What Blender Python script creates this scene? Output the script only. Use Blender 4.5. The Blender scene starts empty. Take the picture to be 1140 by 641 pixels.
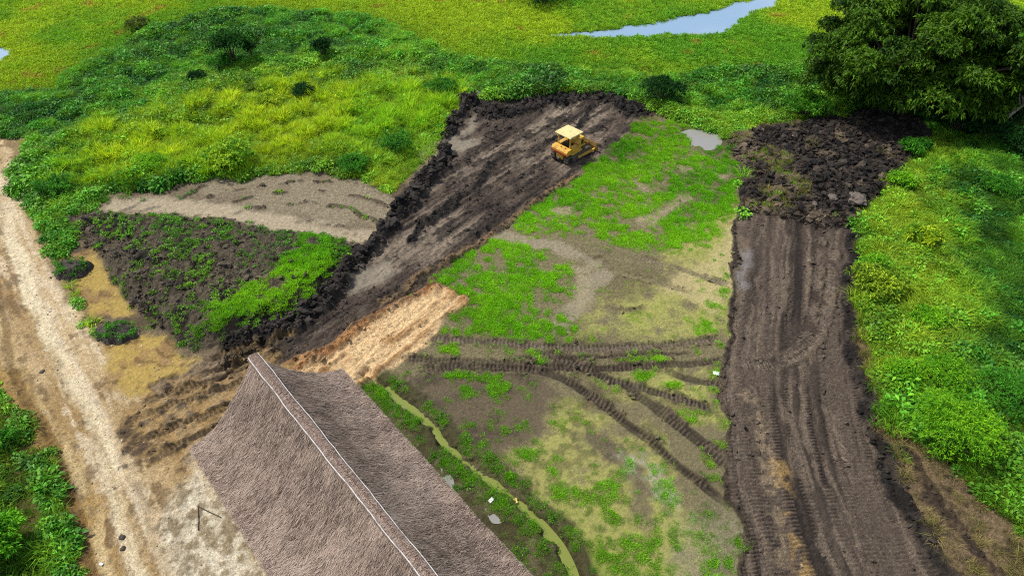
import bpy, bmesh, math, random
import numpy as np
from mathutils import Vector, Matrix

# ------------------------------------------------------------------ camera, sky, sun, exposure
SC = bpy.context.scene
COL = SC.collection
H = 36.0                       # flying height of the camera
PITCH = math.radians(42.4)     # looking down
F = 760.0                      # focal length in photo pixels (1140 wide): 24 mm
cam_d = bpy.data.cameras.new('camera'); cam = bpy.data.objects.new('camera', cam_d); COL.objects.link(cam)
cam_d.sensor_width = 36; cam_d.lens = 24.0; cam_d.clip_start = 0.5; cam_d.clip_end = 6000
cam.location = (0, 0, H); cam.rotation_euler = (math.pi/2 - PITCH, 0, 0)
SC.camera = cam

SUN_EL, SUN_AZ = math.radians(58), math.radians(-66)   # azimuth clockwise from +Y: the sun stands high to the left
world = bpy.data.worlds.new('World'); SC.world = world; world.use_nodes = True
wn = world.node_tree.nodes; wl = world.node_tree.links
bg = wn['Background']; bg.inputs['Strength'].default_value = 0.125
sky = wn.new('ShaderNodeTexSky'); sky.sky_type = 'NISHITA'; sky.sun_disc = False
sky.sun_elevation = SUN_EL; sky.sun_rotation = SUN_AZ; sky.air_density = 1.0; sky.dust_density = 1.2
tc = wn.new('ShaderNodeTexCoord'); mp = wn.new('ShaderNodeMapping'); mp.inputs['Scale'].default_value = (1.0, 1.0, 2.6)
cn = wn.new('ShaderNodeTexNoise'); cn.inputs['Scale'].default_value = 3.1; cn.inputs['Detail'].default_value = 7; cn.inputs['Roughness'].default_value = 0.58
cr = wn.new('ShaderNodeValToRGB'); cr.color_ramp.elements[0].position = 0.46; cr.color_ramp.elements[1].position = 0.66
mx = wn.new('ShaderNodeMix'); mx.data_type = 'RGBA'; mx.inputs['B'].default_value = (7.0, 7.2, 7.6, 1)
wl.new(tc.outputs['Generated'], mp.inputs['Vector']); wl.new(mp.outputs[0], cn.inputs['Vector']); wl.new(cn.outputs['Fac'], cr.inputs['Fac'])
wl.new(cr.outputs['Color'], mx.inputs['Factor']); wl.new(sky.outputs[0], mx.inputs['A']); wl.new(mx.outputs['Result'], bg.inputs['Color'])
sd = bpy.data.lights.new('sun', 'SUN'); sd.energy = 3.7; sd.angle = math.radians(4.0); sd.color = (1.0, 0.95, 0.86)
sun = bpy.data.objects.new('sun', sd); COL.objects.link(sun)
sv = Vector((math.sin(SUN_AZ)*math.cos(SUN_EL), math.cos(SUN_AZ)*math.cos(SUN_EL), math.sin(SUN_EL)))
sun.rotation_euler = sv.to_track_quat('Z', 'Y').to_euler(); sun.location = (-60, -20, 80)
SC.view_settings.view_transform = 'Standard'; SC.view_settings.look = 'None'
SC.view_settings.exposure = 0.6; SC.view_settings.gamma = 1.0
SC.cycles.use_denoising = False; SC.cycles.filter_width = 1.1; SC.cycles.max_bounces = 4; SC.cycles.diffuse_bounces = 2; SC.cycles.transmission_bounces = 3; SC.cycles.transparent_max_bounces = 4

# ------------------------------------------------------------------ helpers
rng = np.random.default_rng(7); random.seed(7)
def un(px, py, z=0.0):
    """photo pixel -> the point at height z that it shows"""
    a = (px-570)/F; b = -(py-320.5)/F
    d = np.array([a, math.cos(PITCH)+b*math.sin(PITCH), -math.sin(PITCH)+b*math.cos(PITCH)])
    t = (z-H)/d[2]; return np.array([0, 0, H]) + t*d
def unl(pts, z=0.0): return np.array([un(p[0], p[1], z)[:2] for p in pts])
ALB = 0.74
def S(r, g, b, k=1.0):
    c = np.array([r, g, b], float)/255
    return np.where(c <= 0.04045, c/12.92, ((c+0.055)/1.055)**2.4)*ALB*k
_tabs = [np.random.default_rng(100+i).random((256, 256)).astype(np.float32) for i in range(6)]
def vn(x, y, seed=0):
    t = _tabs[seed % 6]; x = x+seed*17.31; y = y+seed*9.77
    xi = np.floor(x).astype(np.int32); yi = np.floor(y).astype(np.int32)
    fx = (x-xi).astype(np.float32); fy = (y-yi).astype(np.float32)
    fx = fx*fx*(3-2*fx); fy = fy*fy*(3-2*fy)
    x0 = xi & 255; x1 = (xi+1) & 255; y0 = yi & 255; y1 = (yi+1) & 255
    return (t[x0, y0]*(1-fx)+t[x1, y0]*fx)*(1-fy) + (t[x0, y1]*(1-fx)+t[x1, y1]*fx)*fy
def fbm(x, y, scale, octs=4, seed=0, rough=0.55):
    """about -1..1; scale is the size in metres of the largest lumps"""
    v = 0; a = 1.0; tot = 0; f = 1.0/scale; ca, sa = 0.8, 0.6
    for o in range(octs):
        v = v + a*(vn(x*f, y*f, seed+o)*2-1); tot += a; a *= rough; f *= 2.03
        x, y = x*ca-y*sa, x*sa+y*ca
    return v/tot*1.6
def sst(a, b, x):
    t = np.clip((x-a)/(b-a), 0, 1); return t*t*(3-2*t)
def poly_sd(X, Y, P):
    """signed distance in metres, positive inside"""
    d2 = np.full(X.shape, 1e12, np.float32); ins = np.zeros(X.shape, bool); n = len(P)
    for i in range(n):
        ax, ay = P[i]; bx, by = P[(i+1) % n]; ex, ey = bx-ax, by-ay
        wx = X-ax; wy = Y-ay
        t = np.clip((wx*ex+wy*ey)/(ex*ex+ey*ey+1e-12), 0, 1)
        d2 = np.minimum(d2, (wx-ex*t)**2+(wy-ey*t)**2)
        if ay != by:
            ins ^= ((ay > Y) != (by > Y)) & (X < (bx-ax)*(Y-ay)/(by-ay)+ax)
    d = np.sqrt(d2); return np.where(ins, d, -d)
def line_sd(X, Y, P):
    """distance to a polyline, arc length along it, signed side"""
    d2 = np.full(X.shape, 1e12, np.float32); S_ = np.zeros(X.shape, np.float32); sg = np.zeros(X.shape, np.float32); L = 0
    for i in range(len(P)-1):
        ax, ay = P[i]; bx, by = P[i+1]; ex, ey = bx-ax, by-ay; l = math.hypot(ex, ey)
        wx = X-ax; wy = Y-ay; t = np.clip((wx*ex+wy*ey)/(l*l), 0, 1)
        q = (wx-ex*t)**2+(wy-ey*t)**2; m = q < d2
        d2 = np.where(m, q, d2); S_ = np.where(m, L+t*l, S_); sg = np.where(m, np.sign(ex*wy-ey*wx), sg); L += l
    return np.sqrt(d2), S_, sg
def smooth_line(P, n=6):
    """Catmull-Rom through the points"""
    P = np.asarray(P, float); Q = np.vstack([2*P[0]-P[1], P, 2*P[-1]-P[-2]]); out = []
    for i in range(1, len(Q)-2):
        for k in range(n):
            t = k/n
            out.append(0.5*((2*Q[i])+(-Q[i-1]+Q[i+1])*t+(2*Q[i-1]-5*Q[i]+4*Q[i+1]-Q[i+2])*t*t+(-Q[i-1]+3*Q[i]-3*Q[i+1]+Q[i+2])*t**3))
    out.append(P[-1]); return np.array(out)

def tag(o, label=None, cat=None, group=None, kind=None):
    if label: o['label'] = label
    if cat: o['category'] = cat
    if group: o['group'] = group
    if kind: o['kind'] = kind
    return o
def link(name, me, parent=None, mat=None):
    o = bpy.data.objects.new(name, me); COL.objects.link(o)
    if parent: o.parent = parent
    if mat: me.materials.append(mat)
    return o
def empty(name, loc, rz=0.0):
    o = bpy.data.objects.new(name, None); COL.objects.link(o); o.location = loc; o.rotation_euler.z = rz; o.empty_display_size = 0.3
    return o
def mesh_np(name, V, FA, smooth=False, nper=None):
    """V (n,3); FA (m,k) faces of k corners"""
    V = np.ascontiguousarray(V, np.float32); FA = np.ascontiguousarray(FA, np.int32)
    me = bpy.data.meshes.new(name); k = FA.shape[1]
    me.vertices.add(len(V)); me.vertices.foreach_set('co', V.ravel())
    me.loops.add(FA.size); me.loops.foreach_set('vertex_index', FA.ravel())
    me.polygons.add(len(FA)); me.polygons.foreach_set('loop_start', np.arange(0, FA.size, k, dtype=np.int32))
    if smooth: me.polygons.foreach_set('use_smooth', np.ones(len(FA), bool))
    me.update(calc_edges=True); return me
def attr(me, name, typ, data):
    a = me.attributes.new(name, typ, 'POINT')
    key = {'FLOAT_COLOR': 'color', 'FLOAT_VECTOR': 'vector'}.get(typ, 'value')
    a.data.foreach_set(key, np.ascontiguousarray(data).ravel()); return a
def rgba(c): return np.hstack([c, np.ones((len(c), 1))]).astype(np.float32)

# ------------------------------------------------------------------ materials
def new_mat(name):
    m = bpy.data.materials.new(name); m.use_nodes = True; return m, m.node_tree.nodes, m.node_tree.links, m.node_tree.nodes['Principled BSDF']
def mat_terrain():
    m, n, l, p = new_mat('soil')
    a = n.new('ShaderNodeAttribute'); a.attribute_name = 'soil'
    w = n.new('ShaderNodeAttribute'); w.attribute_name = 'wet'
    g = n.new('ShaderNodeNewGeometry')
    n1 = n.new('ShaderNodeTexNoise'); n1.inputs['Scale'].default_value = 4.0; n1.inputs['Detail'].default_value = 9; n1.inputs['Roughness'].default_value = 0.82
    l.new(g.outputs['Position'], n1.inputs['Vector'])
    mr = n.new('ShaderNodeMapRange'); mr.inputs['From Min'].default_value = 0.34; mr.inputs['From Max'].default_value = 0.66; mr.inputs['To Min'].default_value = 0.42; mr.inputs['To Max'].default_value = 1.5
    l.new(n1.outputs['Fac'], mr.inputs['Value'])
    mm = n.new('ShaderNodeMix'); mm.data_type = 'RGBA'; mm.blend_type = 'MULTIPLY'; mm.inputs['Factor'].default_value = 1
    n2 = n.new('ShaderNodeTexNoise'); n2.inputs['Scale'].default_value = 16.0; n2.inputs['Detail'].default_value = 4; n2.inputs['Roughness'].default_value = 0.7; l.new(g.outputs['Position'], n2.inputs['Vector'])
    m2 = n.new('ShaderNodeMapRange'); m2.inputs['From Min'].default_value = 0.36; m2.inputs['From Max'].default_value = 0.64; m2.inputs['To Min'].default_value = 0.5; m2.inputs['To Max'].default_value = 1.45; l.new(n2.outputs['Fac'], m2.inputs['Value'])
    mu = n.new('ShaderNodeMath'); mu.operation = 'MULTIPLY'; l.new(mr.outputs[0], mu.inputs[0]); l.new(m2.outputs[0], mu.inputs[1])
    wf = n.new('ShaderNodeMath'); wf.operation = 'MULTIPLY'; wf.use_clamp = True; wf.inputs[1].default_value = 1.45; l.new(w.outputs['Fac'], wf.inputs[0])
    mf = n.new('ShaderNodeMix'); mf.data_type = 'FLOAT'; mf.inputs['B'].default_value = 0.95; l.new(wf.outputs[0], mf.inputs['Factor']); l.new(mu.outputs[0], mf.inputs['A'])
    l.new(a.outputs['Color'], mm.inputs['A']); l.new(mf.outputs['Result'], mm.inputs['B']); l.new(mm.outputs['Result'], p.inputs['Base Color'])
    rr = n.new('ShaderNodeMapRange'); rr.inputs['To Min'].default_value = 0.95; rr.inputs['To Max'].default_value = 0.4
    l.new(w.outputs['Fac'], rr.inputs['Value']); l.new(rr.outputs[0], p.inputs['Roughness'])
    p.inputs['Specular IOR Level'].default_value = 0.15
    b = n.new('ShaderNodeBump'); b.inputs['Strength'].default_value = 0.9; b.inputs['Distance'].default_value = 0.12
    l.new(n1.outputs['Fac'], b.inputs['Height']); l.new(b.outputs[0], p.inputs['Normal'])
    return m
def mat_leaf(name, trans=0.35, inst=True, rough=0.55, spec=0.25):
    m, n, l, p = new_mat(name)
    a = n.new('ShaderNodeAttribute'); a.attribute_name = 'tint'; a.attribute_type = 'INSTANCER' if inst else 'GEOMETRY'
    v = n.new('ShaderNodeAttribute'); v.attribute_name = 'vary'
    mm = n.new('ShaderNodeMix'); mm.data_type = 'RGBA'; mm.blend_type = 'MULTIPLY'; mm.inputs['Factor'].default_value = 1
    l.new(a.outputs['Color'], mm.inputs['A']); l.new(v.outputs['Color'], mm.inputs['B'])
    p.inputs['Roughness'].default_value = rough; p.inputs['Specular IOR Level'].default_value = spec
    l.new(mm.outputs['Result'], p.inputs['Base Color'])
    if trans > 0:
        t = n.new('ShaderNodeBsdfTranslucent'); l.new(mm.outputs['Result'], t.inputs['Color'])
        ms = n.new('ShaderNodeMixShader'); ms.inputs[0].default_value = trans
        l.new(p.outputs[0], ms.inputs[1]); l.new(t.outputs[0], ms.inputs[2]); l.new(ms.outputs[0], n['Material Output'].inputs['Surface'])
    return m
def mat_plain(name, col, rough=0.6, metal=0.0, dirt=None, dirt_amt=0.5, scale=3.0, bump=0.0, spec=0.4):
    m, n, l, p = new_mat(name)
    tcn = n.new('ShaderNodeTexCoord'); nz = n.new('ShaderNodeTexNoise'); nz.inputs['Scale'].default_value = scale; nz.inputs['Detail'].default_value = 7; nz.inputs['Roughness'].default_value = 0.65
    l.new(tcn.outputs['Object'], nz.inputs['Vector'])
    r = n.new('ShaderNodeMapRange'); r.inputs['From Min'].default_value = 0.48; r.inputs['From Max'].default_value = 0.68; r.inputs['To Max'].default_value = dirt_amt
    l.new(nz.outputs['Fac'], r.inputs['Value'])
    x = n.new('ShaderNodeMix'); x.data_type = 'RGBA'; x.inputs['A'].default_value = (*col, 1); d = dirt if dirt is not None else np.array(col)*0.6; x.inputs['B'].default_value = (*d, 1)
    l.new(r.outputs[0], x.inputs['Factor']); l.new(x.outputs['Result'], p.inputs['Base Color'])
    p.inputs['Roughness'].default_value = rough; p.inputs['Metallic'].default_value = metal; p.inputs['Specular IOR Level'].default_value = spec
    if bump:
        b = n.new('ShaderNodeBump'); b.inputs['Strength'].default_value = bump; b.inputs['Distance'].default_value = 0.05
        l.new(nz.outputs['Fac'], b.inputs['Height']); l.new(b.outputs[0], p.inputs['Normal'])
    return m
def mat_water(name, col, rough=0.04, alpha_dirt=0.0):
    m, n, l, p = new_mat(name)
    g = n.new('ShaderNodeNewGeometry'); nz = n.new('ShaderNodeTexNoise'); nz.inputs['Scale'].default_value = 1.6; nz.inputs['Detail'].default_value = 4
    l.new(g.outputs['Position'], nz.inputs['Vector'])
    b = n.new('ShaderNodeBump'); b.inputs['Strength'].default_value = 0.06; b.inputs['Distance'].default_value = 0.05
    l.new(nz.outputs['Fac'], b.inputs['Height']); l.new(b.outputs[0], p.inputs['Normal'])
    p.inputs['Base Color'].default_value = (*col, 1); p.inputs['Roughness'].default_value = rough; p.inputs['IOR'].default_value = 1.33
    p.inputs['Specular IOR Level'].default_value = 1.0
    return m
M_SOIL = mat_terrain()

# ------------------------------------------------------------------ the terrain: one sheet, painted soil by soil
cP, sP = math.cos(PITCH), math.sin(PITCH)
def half_w(y): return (np.maximum(y, 13)*cP+H*sP)*0.75*1.12+2
ys = [13.0]
while ys[-1] < 113: ys.append(ys[-1] + 0.040+0.00155*ys[-1])
ys = np.array(ys); NF = len(ys)
ys_far = ys[-1] + np.cumsum(0.3*1.42**np.arange(24)); ys_near = ys[0] - np.cumsum(0.1*1.55**np.arange(18))[::-1]
ya = np.concatenate([ys_near, ys, ys_far])
us = np.linspace(-1, 1, 961); du = us[1]-us[0]
ext = np.cumsum(du*1.45**np.arange(1, 25))
ua = np.concatenate([-1-ext[::-1], us, 1+ext])
NR, NC = len(ya), len(ua)
Xg = (ua[None, :]*half_w(ya)[:, None]).astype(np.float32).ravel(); Yg = np.repeat(ya[:, None], NC, 1).astype(np.float32).ravel()
N = len(Xg)
# fine, medium and broad noise fields used throughout
n_fine = fbm(Xg, Yg, 0.45, 3, 0); n_med = fbm(Xg, Yg, 1.6, 4, 1); n_big = fbm(Xg, Yg, 7.0, 4, 2); n_huge = fbm(Xg, Yg, 26.0, 4, 3)
wx = fbm(Xg, Yg, 2.4, 4, 4); wy = fbm(Xg, Yg, 2.4, 4, 5)
WX = Xg+wx*0.42; WY = Yg+wy*0.42      # ragged outlines

soil = np.empty((N, 3), np.float32); soil[:] = S(62, 74, 30)
hgt = (0.05*n_big+0.02*n_med).astype(np.float32)
wet = np.full(N, 0.12, np.float32)
zone = np.zeros(N, np.int8)
ZN = ['ground', 'dirt_road', 'mud_road', 'cleared_strip', 'clod_field', 'mud_flat', 'sod_bank', 'marsh', 'sand_patch']
veg = {k: np.zeros(N, np.float32) for k in ('short', 'meadow', 'leafy', 'reed', 'marsh', 'weed', 'dry')}
clod = np.zeros(N, np.float32)
def region(pts, soft=0.25, warp=1.0, n=1):
    """(indices, weight) of a ragged region drawn on the ground"""
    P = unl(pts)
    if n > 1: P = smooth_line(np.vstack([P, P[:1]]), n)[:-1]
    lo = P.min(0)-3; hi = P.max(0)+3
    i = np.nonzero((Xg > lo[0]) & (Xg < hi[0]) & (Yg > lo[1]) & (Yg < hi[1]))[0]
    X = Xg[i]+wx[i]*0.42*warp; Y = Yg[i]+wy[i]*0.42*warp
    sd_ = poly_sd(X, Y, P)
    w = sst(-soft, soft, sd_+n_fine[i]*soft*0.6)
    return i, w.astype(np.float32), sd_
def near(pts, r, n=5, warp=0.5):
    P = smooth_line(unl(pts), n); lo = P.min(0)-r-1; hi = P.max(0)+r+1
    i = np.nonzero((Xg > lo[0]) & (Xg < hi[0]) & (Yg > lo[1]) & (Yg < hi[1]))[0]
    d, s, g = line_sd(Xg[i]+wx[i]*0.3*warp, Yg[i]+wy[i]*0.3*warp, P); m = d < r
    return i[m], d[m], s[m], g[m]
def paint(i, w, c): soil[i] = soil[i]*(1-w[:, None]) + np.asarray(c)*w[:, None]
def two(i, ca, cb, f):
    if len(f) == N and len(i) != N: f = f[i]
    return ca*(1-f[:, None])+cb*f[:, None]
def clear(i, w, keep=()):
    for k in veg:
        if k not in keep: veg[k][i] *= (1-w)
    clod[i] *= (1-w)
def put(i, w, z):
    zone[i[w > 0.5]] = ZN.index(z)

# -- marsh on the far side, dark scrub belt in front of it
MARSH = [(-400, 190), (0, 104), (60, 100), (92, 72), (160, 40), (220, 20), (300, 10), (400, 18), (450, 36), (520, 68), (600, 77), (700, 82), (780, 84), (900, 76), (1010, 60), (1140, 40), (1600, -20), (1600, -90), (-400, -90)]
i, w, sdm = region(MARSH, 0.5, 1.6)
far = Yg > 116; w_m = np.zeros(N, np.float32); w_m[i] = w; w_m[far] = 1
sd_marsh = np.full(N, -50, np.float32); sd_marsh[i] = sdm; sd_marsh[far] = 30
allr = np.arange(N)
paint(allr, w_m, two(allr, S(96, 120, 22), S(66, 100, 22), sst(-0.4, 0.5, n_huge+0.4*n_med)))
hgt -= 0.25*w_m; zone[w_m > 0.5] = ZN.index('marsh'); veg['marsh'] += w_m
veg['leafy'] += (1-w_m); veg['meadow'] += 0.35*(1-w_m)
hgt += (1-w_m)*(0.35*np.clip(n_big+0.2, 0, 2)+0.15*n_med)*sst(-45, -2, sd_marsh)

# -- bright reeds and brush left of the cut
i, w, s_ = region([(60, 205), (75, 165), (95, 135), (150, 128), (215, 112), (290, 96), (370, 92), (450, 96), (515, 92), (520, 112), (490, 170), (470, 200), (430, 196), (350, 186), (290, 188), (220, 200), (165, 208), (120, 215)], 1.2, 2)
veg['leafy'][i] *= 1-w*(0.75-0.5*sst(-0.1, 0.5, n_big[i]+0.5*n_med[i])); veg['reed'][i] += w*sst(-0.7, 0.1, n_med[i]*0.9+0.4*n_big[i]); veg['meadow'][i] += 0.5*w
i, w, s_ = region([(400, 190), (440, 160), (490, 150), (500, 165), (470, 205), (440, 222), (420, 205)], 0.6, 1.5)
veg['reed'][i] *= 1-w; veg['leafy'][i] *= 1-0.9*w; veg['short'][i] += w; paint(i, w, S(70, 110, 20))
# -- meadow right of the mud road
i, w, s_ = region([(958, 250), (990, 215), (1012, 178), (1040, 152), (1600, 90), (2100, 900), (1520, 900), (1260, 695), (1134, 600), (1052, 520), (1000, 474), (977, 405), (962, 335)], 0.5, 1.6)
veg['leafy'][i] *= 1-w*(0.8-0.6*sst(0.0, 0.5, n_big[i]+0.4*n_med[i])); veg['meadow'][i] += 0.9*w*(0.3+0.7*sst(-0.6, 0.2, n_med[i]+0.4*n_big[i])); paint(i, w, S(44, 62, 22)); hgt[i] += 0.45*w*sst(0, 2.5, s_)
# -- brown bank between the mud road and the meadow
i, w, s_ = region([(952, 290), (966, 345), (980, 425), (1002, 474), (1052, 518), (1140, 596), (1260, 690), (1500, 900), (1150, 900), (1082, 720), (1010, 575), (978, 505), (955, 420), (944, 330)], 0.3, 1.2)
clear(i, w); paint(i, w, two(i, S(112, 95, 70), S(62, 51, 40), sst(-0.4, 0.5, n_med+0.5*n_fine))); veg['dry'][i] += w*(0.10+0.40*sst(0.0, 0.5, n_med[i])); veg['meadow'][i] += 0.25*w*sst(0.1, 0.6, n_big[i])
hgt[i] += w*(0.22+0.10*n_med[i]+0.05*n_fine[i])
# -- everything inside the site is stripped of scrub
i, w, s_ = region([(112, 228), (240, 204), (436, 215), (500, 150), (520, 114), (700, 108), (745, 135), (826, 175), (820, 240), (950, 250), (955, 420), (1020, 600), (1060, 720), (1150, 900), (300, 900), (200, 520), (60, 300), (80, 262)], 0.3, 1.0)
clear(i, w); paint(i, w, two(i, S(112, 98, 76), S(84, 72, 56), sst(-0.5, 0.5, n_med))); hgt[i] *= 1-w; put(i, w, 'mud_flat')
# -- bare mud plain in the middle (under the grass plots)
i, w, s_ = region([(700, 138), (745, 132), (800, 148), (826, 175), (822, 235), (815, 330), (806, 420), (808, 500), (820, 570), (824, 720), (830, 900), (560, 900), (440, 470), (385, 425), (420, 390), (470, 350), (505, 300), (560, 250), (612, 212), (660, 180)], 0.3)
clear(i, w); hgt[i] *= 1-w; hgt[i] += w*(0.018*n_med[i]+0.012*n_fine[i])
paint(i, w, two(i, S(116, 107, 78), S(84, 75, 54), sst(-0.5, 0.6, n_big+0.5*n_med+0.4*n_fine))); put(i, w, 'mud_flat'); wet[i] += 0.1*w
# yellow algae films on the mud
for pts in ([(650, 345), (700, 312), (760, 300), (812, 318), (812, 372), (720, 378), (640, 380)], [(745, 275), (815, 215), (818, 318), (770, 322), (735, 300)],
            [(560, 505), (600, 470), (640, 445), (700, 462), (745, 505), (770, 560), (790, 720), (640, 720), (610, 590)], [(660, 415), (800, 408), (808, 470), (760, 470), (700, 440)]):
    i, w, s_ = region(pts, 0.9, 2.2); w = w*0.9*sst(-0.75, 0.15, n_med[i]+0.4*n_big[i]+0.3)
    paint(i, w, two(i, S(156, 154, 84), S(128, 140, 58), sst(-0.4, 0.4, n_big+0.4*n_fine))); wet[i] = np.maximum(wet[i], 0.55*w)
i, w, s_ = region([(735, 318), (790, 290), (820, 235), (820, 330), (790, 345)], 0.6, 1.5); paint(i, w*0.8, S(176, 162, 114)); wet[i] = np.maximum(wet[i], 0.4*w)
i, w, s_ = region([(560, 440), (800, 400), (824, 720), (620, 720)], 0.8, 2); bl_ = sst(0.1, 0.5, 0.8*n_med[i]+0.5*n_fine[i]-0.3*n_big[i])*w; paint(i, bl_*0.6, S(92, 84, 56)); hgt[i] += 0.02*bl_; wet[i] += 0.15*w
# dark muddy patch and its tongue
i, w, s_ = region([(435, 425), (520, 412), (610, 410), (628, 440), (605, 470), (575, 495), (548, 512), (505, 490), (465, 452)], 0.4, 1.6)
paint(i, w*0.85, two(i, S(94, 82, 64), S(70, 60, 48), sst(-0.3, 0.5, n_med))); wet[i] += 0.15*w
i, w, s_ = region([(690, 300), (720, 295), (735, 315), (700, 335), (672, 330)], 0.8, 1.5); paint(i, w*0.6, S(96, 88, 60))
i, w, s_ = region([(632, 480), (650, 470), (700, 505), (742, 550), (720, 556), (670, 515)], 0.5, 1.5); paint(i, w*0.75, S(92, 80, 66))
i, w, s_ = region([(690, 512), (712, 512), (760, 548), (775, 570), (745, 562), (708, 538)], 0.6, 1.8); paint(i, w*0.6*sst(-0.5, 0.3, n_med[i]+n_fine[i]*0.5), S(186, 180, 160)); wet[i] += 0.2*w
i, w, s_ = region([(745, 575), (812, 560), (822, 720), (760, 720)], 0.8, 2); paint(i, w*0.35, S(150, 146, 116))
# grey foot path
i, d, s_, g = near([(540, 262), (590, 270), (625, 277), (660, 292), (672, 302), (655, 325), (640, 345), (628, 362)], 1.6)
w = (1-sst(0.25, 1.0, d+0.45*n_med[i]+0.2*n_fine[i])); paint(i, w*0.6, S(154, 143, 120)); wet[i] = np.maximum(wet[i], 0.4*w); path_i, path_w = i, w
# grass plots
def plot(pts, thin=0.0, soft=0.9, dens=1.0):
    i, w, s_ = region(pts, soft, 2.4)
    g = w*sst(-0.55+thin, 0.05+thin, n_med[i]*0.7+0.4*n_big[i]+0.65*n_fine[i]+0.35*np.clip(s_/2.0, 0, 1))
    g = dens*g*(0.2+0.8*sst(-0.4, 0.4, n_fine[i]+0.5*n_med[i]))
    veg['short'][i] = np.maximum(veg['short'][i], g); paint(i, g*0.4, S(92, 112, 40))
plot([(700, 138), (745, 136), (800, 160), (826, 180), (818, 205), (806, 235), (782, 272), (745, 282), (690, 272), (640, 264), (580, 262), (566, 250), (612, 214), (655, 186)])
plot([(548, 268), (600, 280), (636, 296), (640, 315), (622, 350), (640, 378), (590, 384), (535, 376), (497, 368), (520, 342), (487, 313), (515, 295)], 0.05)
plot([(500, 415), (560, 412), (568, 430), (540, 446), (508, 440)], 0.15)
for q in ([(480, 380), (640, 384), (640, 400), (500, 402)], [(700, 392), (800, 386), (800, 400), (700, 404)], [(690, 412), (800, 408), (800, 440), (730, 430)]): plot(q, 0.55)
plot([(560, 480), (600, 450), (620, 470), (560, 520)], 0.25, 1, 0.6); plot([(520, 440), (600, 440), (590, 500), (540, 500)], 0.4, 1, 0.5)
plot([(640, 500), (720, 480), (800, 540), (820, 720), (620, 720), (600, 560)], 0.45, 1.2, 0.4)
plot([(690, 560), (735, 545), (760, 590), (770, 720), (700, 720)], 0.05, 1.2, 0.55); plot([(770, 590), (822, 555), (824, 720), (780, 720)], 0.2, 1.2, 0.6)
plot([(770, 470), (806, 440), (812, 540), (790, 520)], 0.3, 1, 0.5); plot([(780, 330), (812, 325), (808, 365), (780, 372)], 0.4, 1, 0.5)
veg['short'][path_i] *= 1-path_w
zm = (zone == ZN.index('mud_flat')); veg['short'] += zm*(Yg < 42)*0.25*sst(0.1, 0.7, n_fine*0.6+0.7*n_med+0.3*n_big); veg['weed'] += zm*0.03*sst(0.0, 0.7, n_big+0.5*n_med)
for q in ([(610, 232), (640, 222), (636, 240), (612, 244)], [(700, 200), (722, 205), (712, 216)], [(705, 245), (770, 215), (775, 222), (715, 256)], [(748, 182), (772, 186), (760, 196)], [(790, 190), (812, 186), (800, 200)], [(640, 298), (668, 296), (648, 340), (632, 336)]):
    i, w, s_ = region(q, 0.5, 2); veg['short'][i] *= 1-0.9*w; paint(i, w*0.8, S(150, 138, 108))

# -- ditch along the building
DITCH = [(408, 412), (428, 430), (455, 452), (480, 472), (505, 500), (540, 530), (575, 555), (605, 585), (628, 615), (645, 660), (655, 720)]
i, d, s_, g = near(DITCH, 6.0, warp=1.0); Ls = g < 0   # right-hand side looking down the line = building side
bw = sst(-0.2, 0.2, 2.6-d)
side = (g < 0)
bank = (1-sst(3.2, 4.2, d+0.4*n_med[i]))*side + (1-sst(0.9, 1.5, d+0.3*n_med[i]))*(~side)
paint(i, bank, two(i, S(70, 66, 40), S(92, 84, 60), sst(-0.3, 0.4, n_med[i]+0.4*n_fine[i])))
veg['short'][i] = veg['short'][i]*(1-bank)
gb = np.exp(-((d-0.75)/0.45)**2)*1.0 + side*np.exp(-((d-3.0)/0.55)**2)*1.0 + side*0.25
gm = np.clip(gb*bank, 0, 1)*sst(-0.25, 0.45, n_med[i]+0.6*n_fine[i]+0.1); veg['short'][i] += 0.8*gm; veg['weed'][i] += 0.10*gm; bank_i, bank_w = i, bank
hgt[i] += -0.34*(1-sst(0.10, 0.5, d+0.12*n_fine[i]+0.10*n_med[i])) + 0.10*np.exp(-((d-0.95)/0.35)**2)+bank*0.05*n_fine[i]
wet[i] = np.maximum(wet[i], 0.3*bank)

# -- sand spread at the mouth of the cut
i, w, s_ = region([(300, 425), (330, 402), (372, 372), (420, 345), (455, 328), (482, 317), (505, 322), (519, 334), (500, 355), (486, 372), (462, 392), (440, 408), (415, 424), (385, 430)], 0.3, 1.6)
cut_dir = un(690, 130)[:2]-un(300, 400)[:2]; cut_dir = cut_dir/np.linalg.norm(cut_dir); cn_ = np.array([-cut_dir[1], cut_dir[0]])
lat = Xg*cn_[0]+Yg*cn_[1]; lon = Xg*cut_dir[0]+Yg*cut_dir[1]
strk = fbm(lat*1.0, lon*0.10, 0.55, 3, 1); strk2 = fbm(lat, lon*0.22, 1.5, 4, 3)
clear(i, w); paint(i, w, two(i, S(210, 178, 132), S(158, 120, 78), sst(-0.3, 0.5, strk[i]*0.8+0.5*n_med[i]))); hgt[i] += w*(0.12+0.12*strk[i]+0.08*n_fine[i]+0.06*n_med[i]); put(i, w, 'sand_patch'); clod[i] = np.maximum(clod[i], 0.22*w*sst(-0.2, 0.5, n_med[i]+0.4*n_fine[i]))
i2, d, s_, g = near([(300, 418), (345, 398), (390, 365), (440, 332), (480, 316)], 1.5); ww = 1-sst(0.5, 1.3, d+0.4*n_med[i2])
paint(i2, ww*0.8, two(i2, S(150, 104, 62), S(104, 78, 54), sst(-0.3, 0.4, n_med[i2]+n_fine[i2]*0.5))); hgt[i2] += ww*(0.25+0.16*n_fine[i2]+0.1*n_med[i2]); clod[i2] = np.maximum(clod[i2], 0.18*ww)

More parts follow.
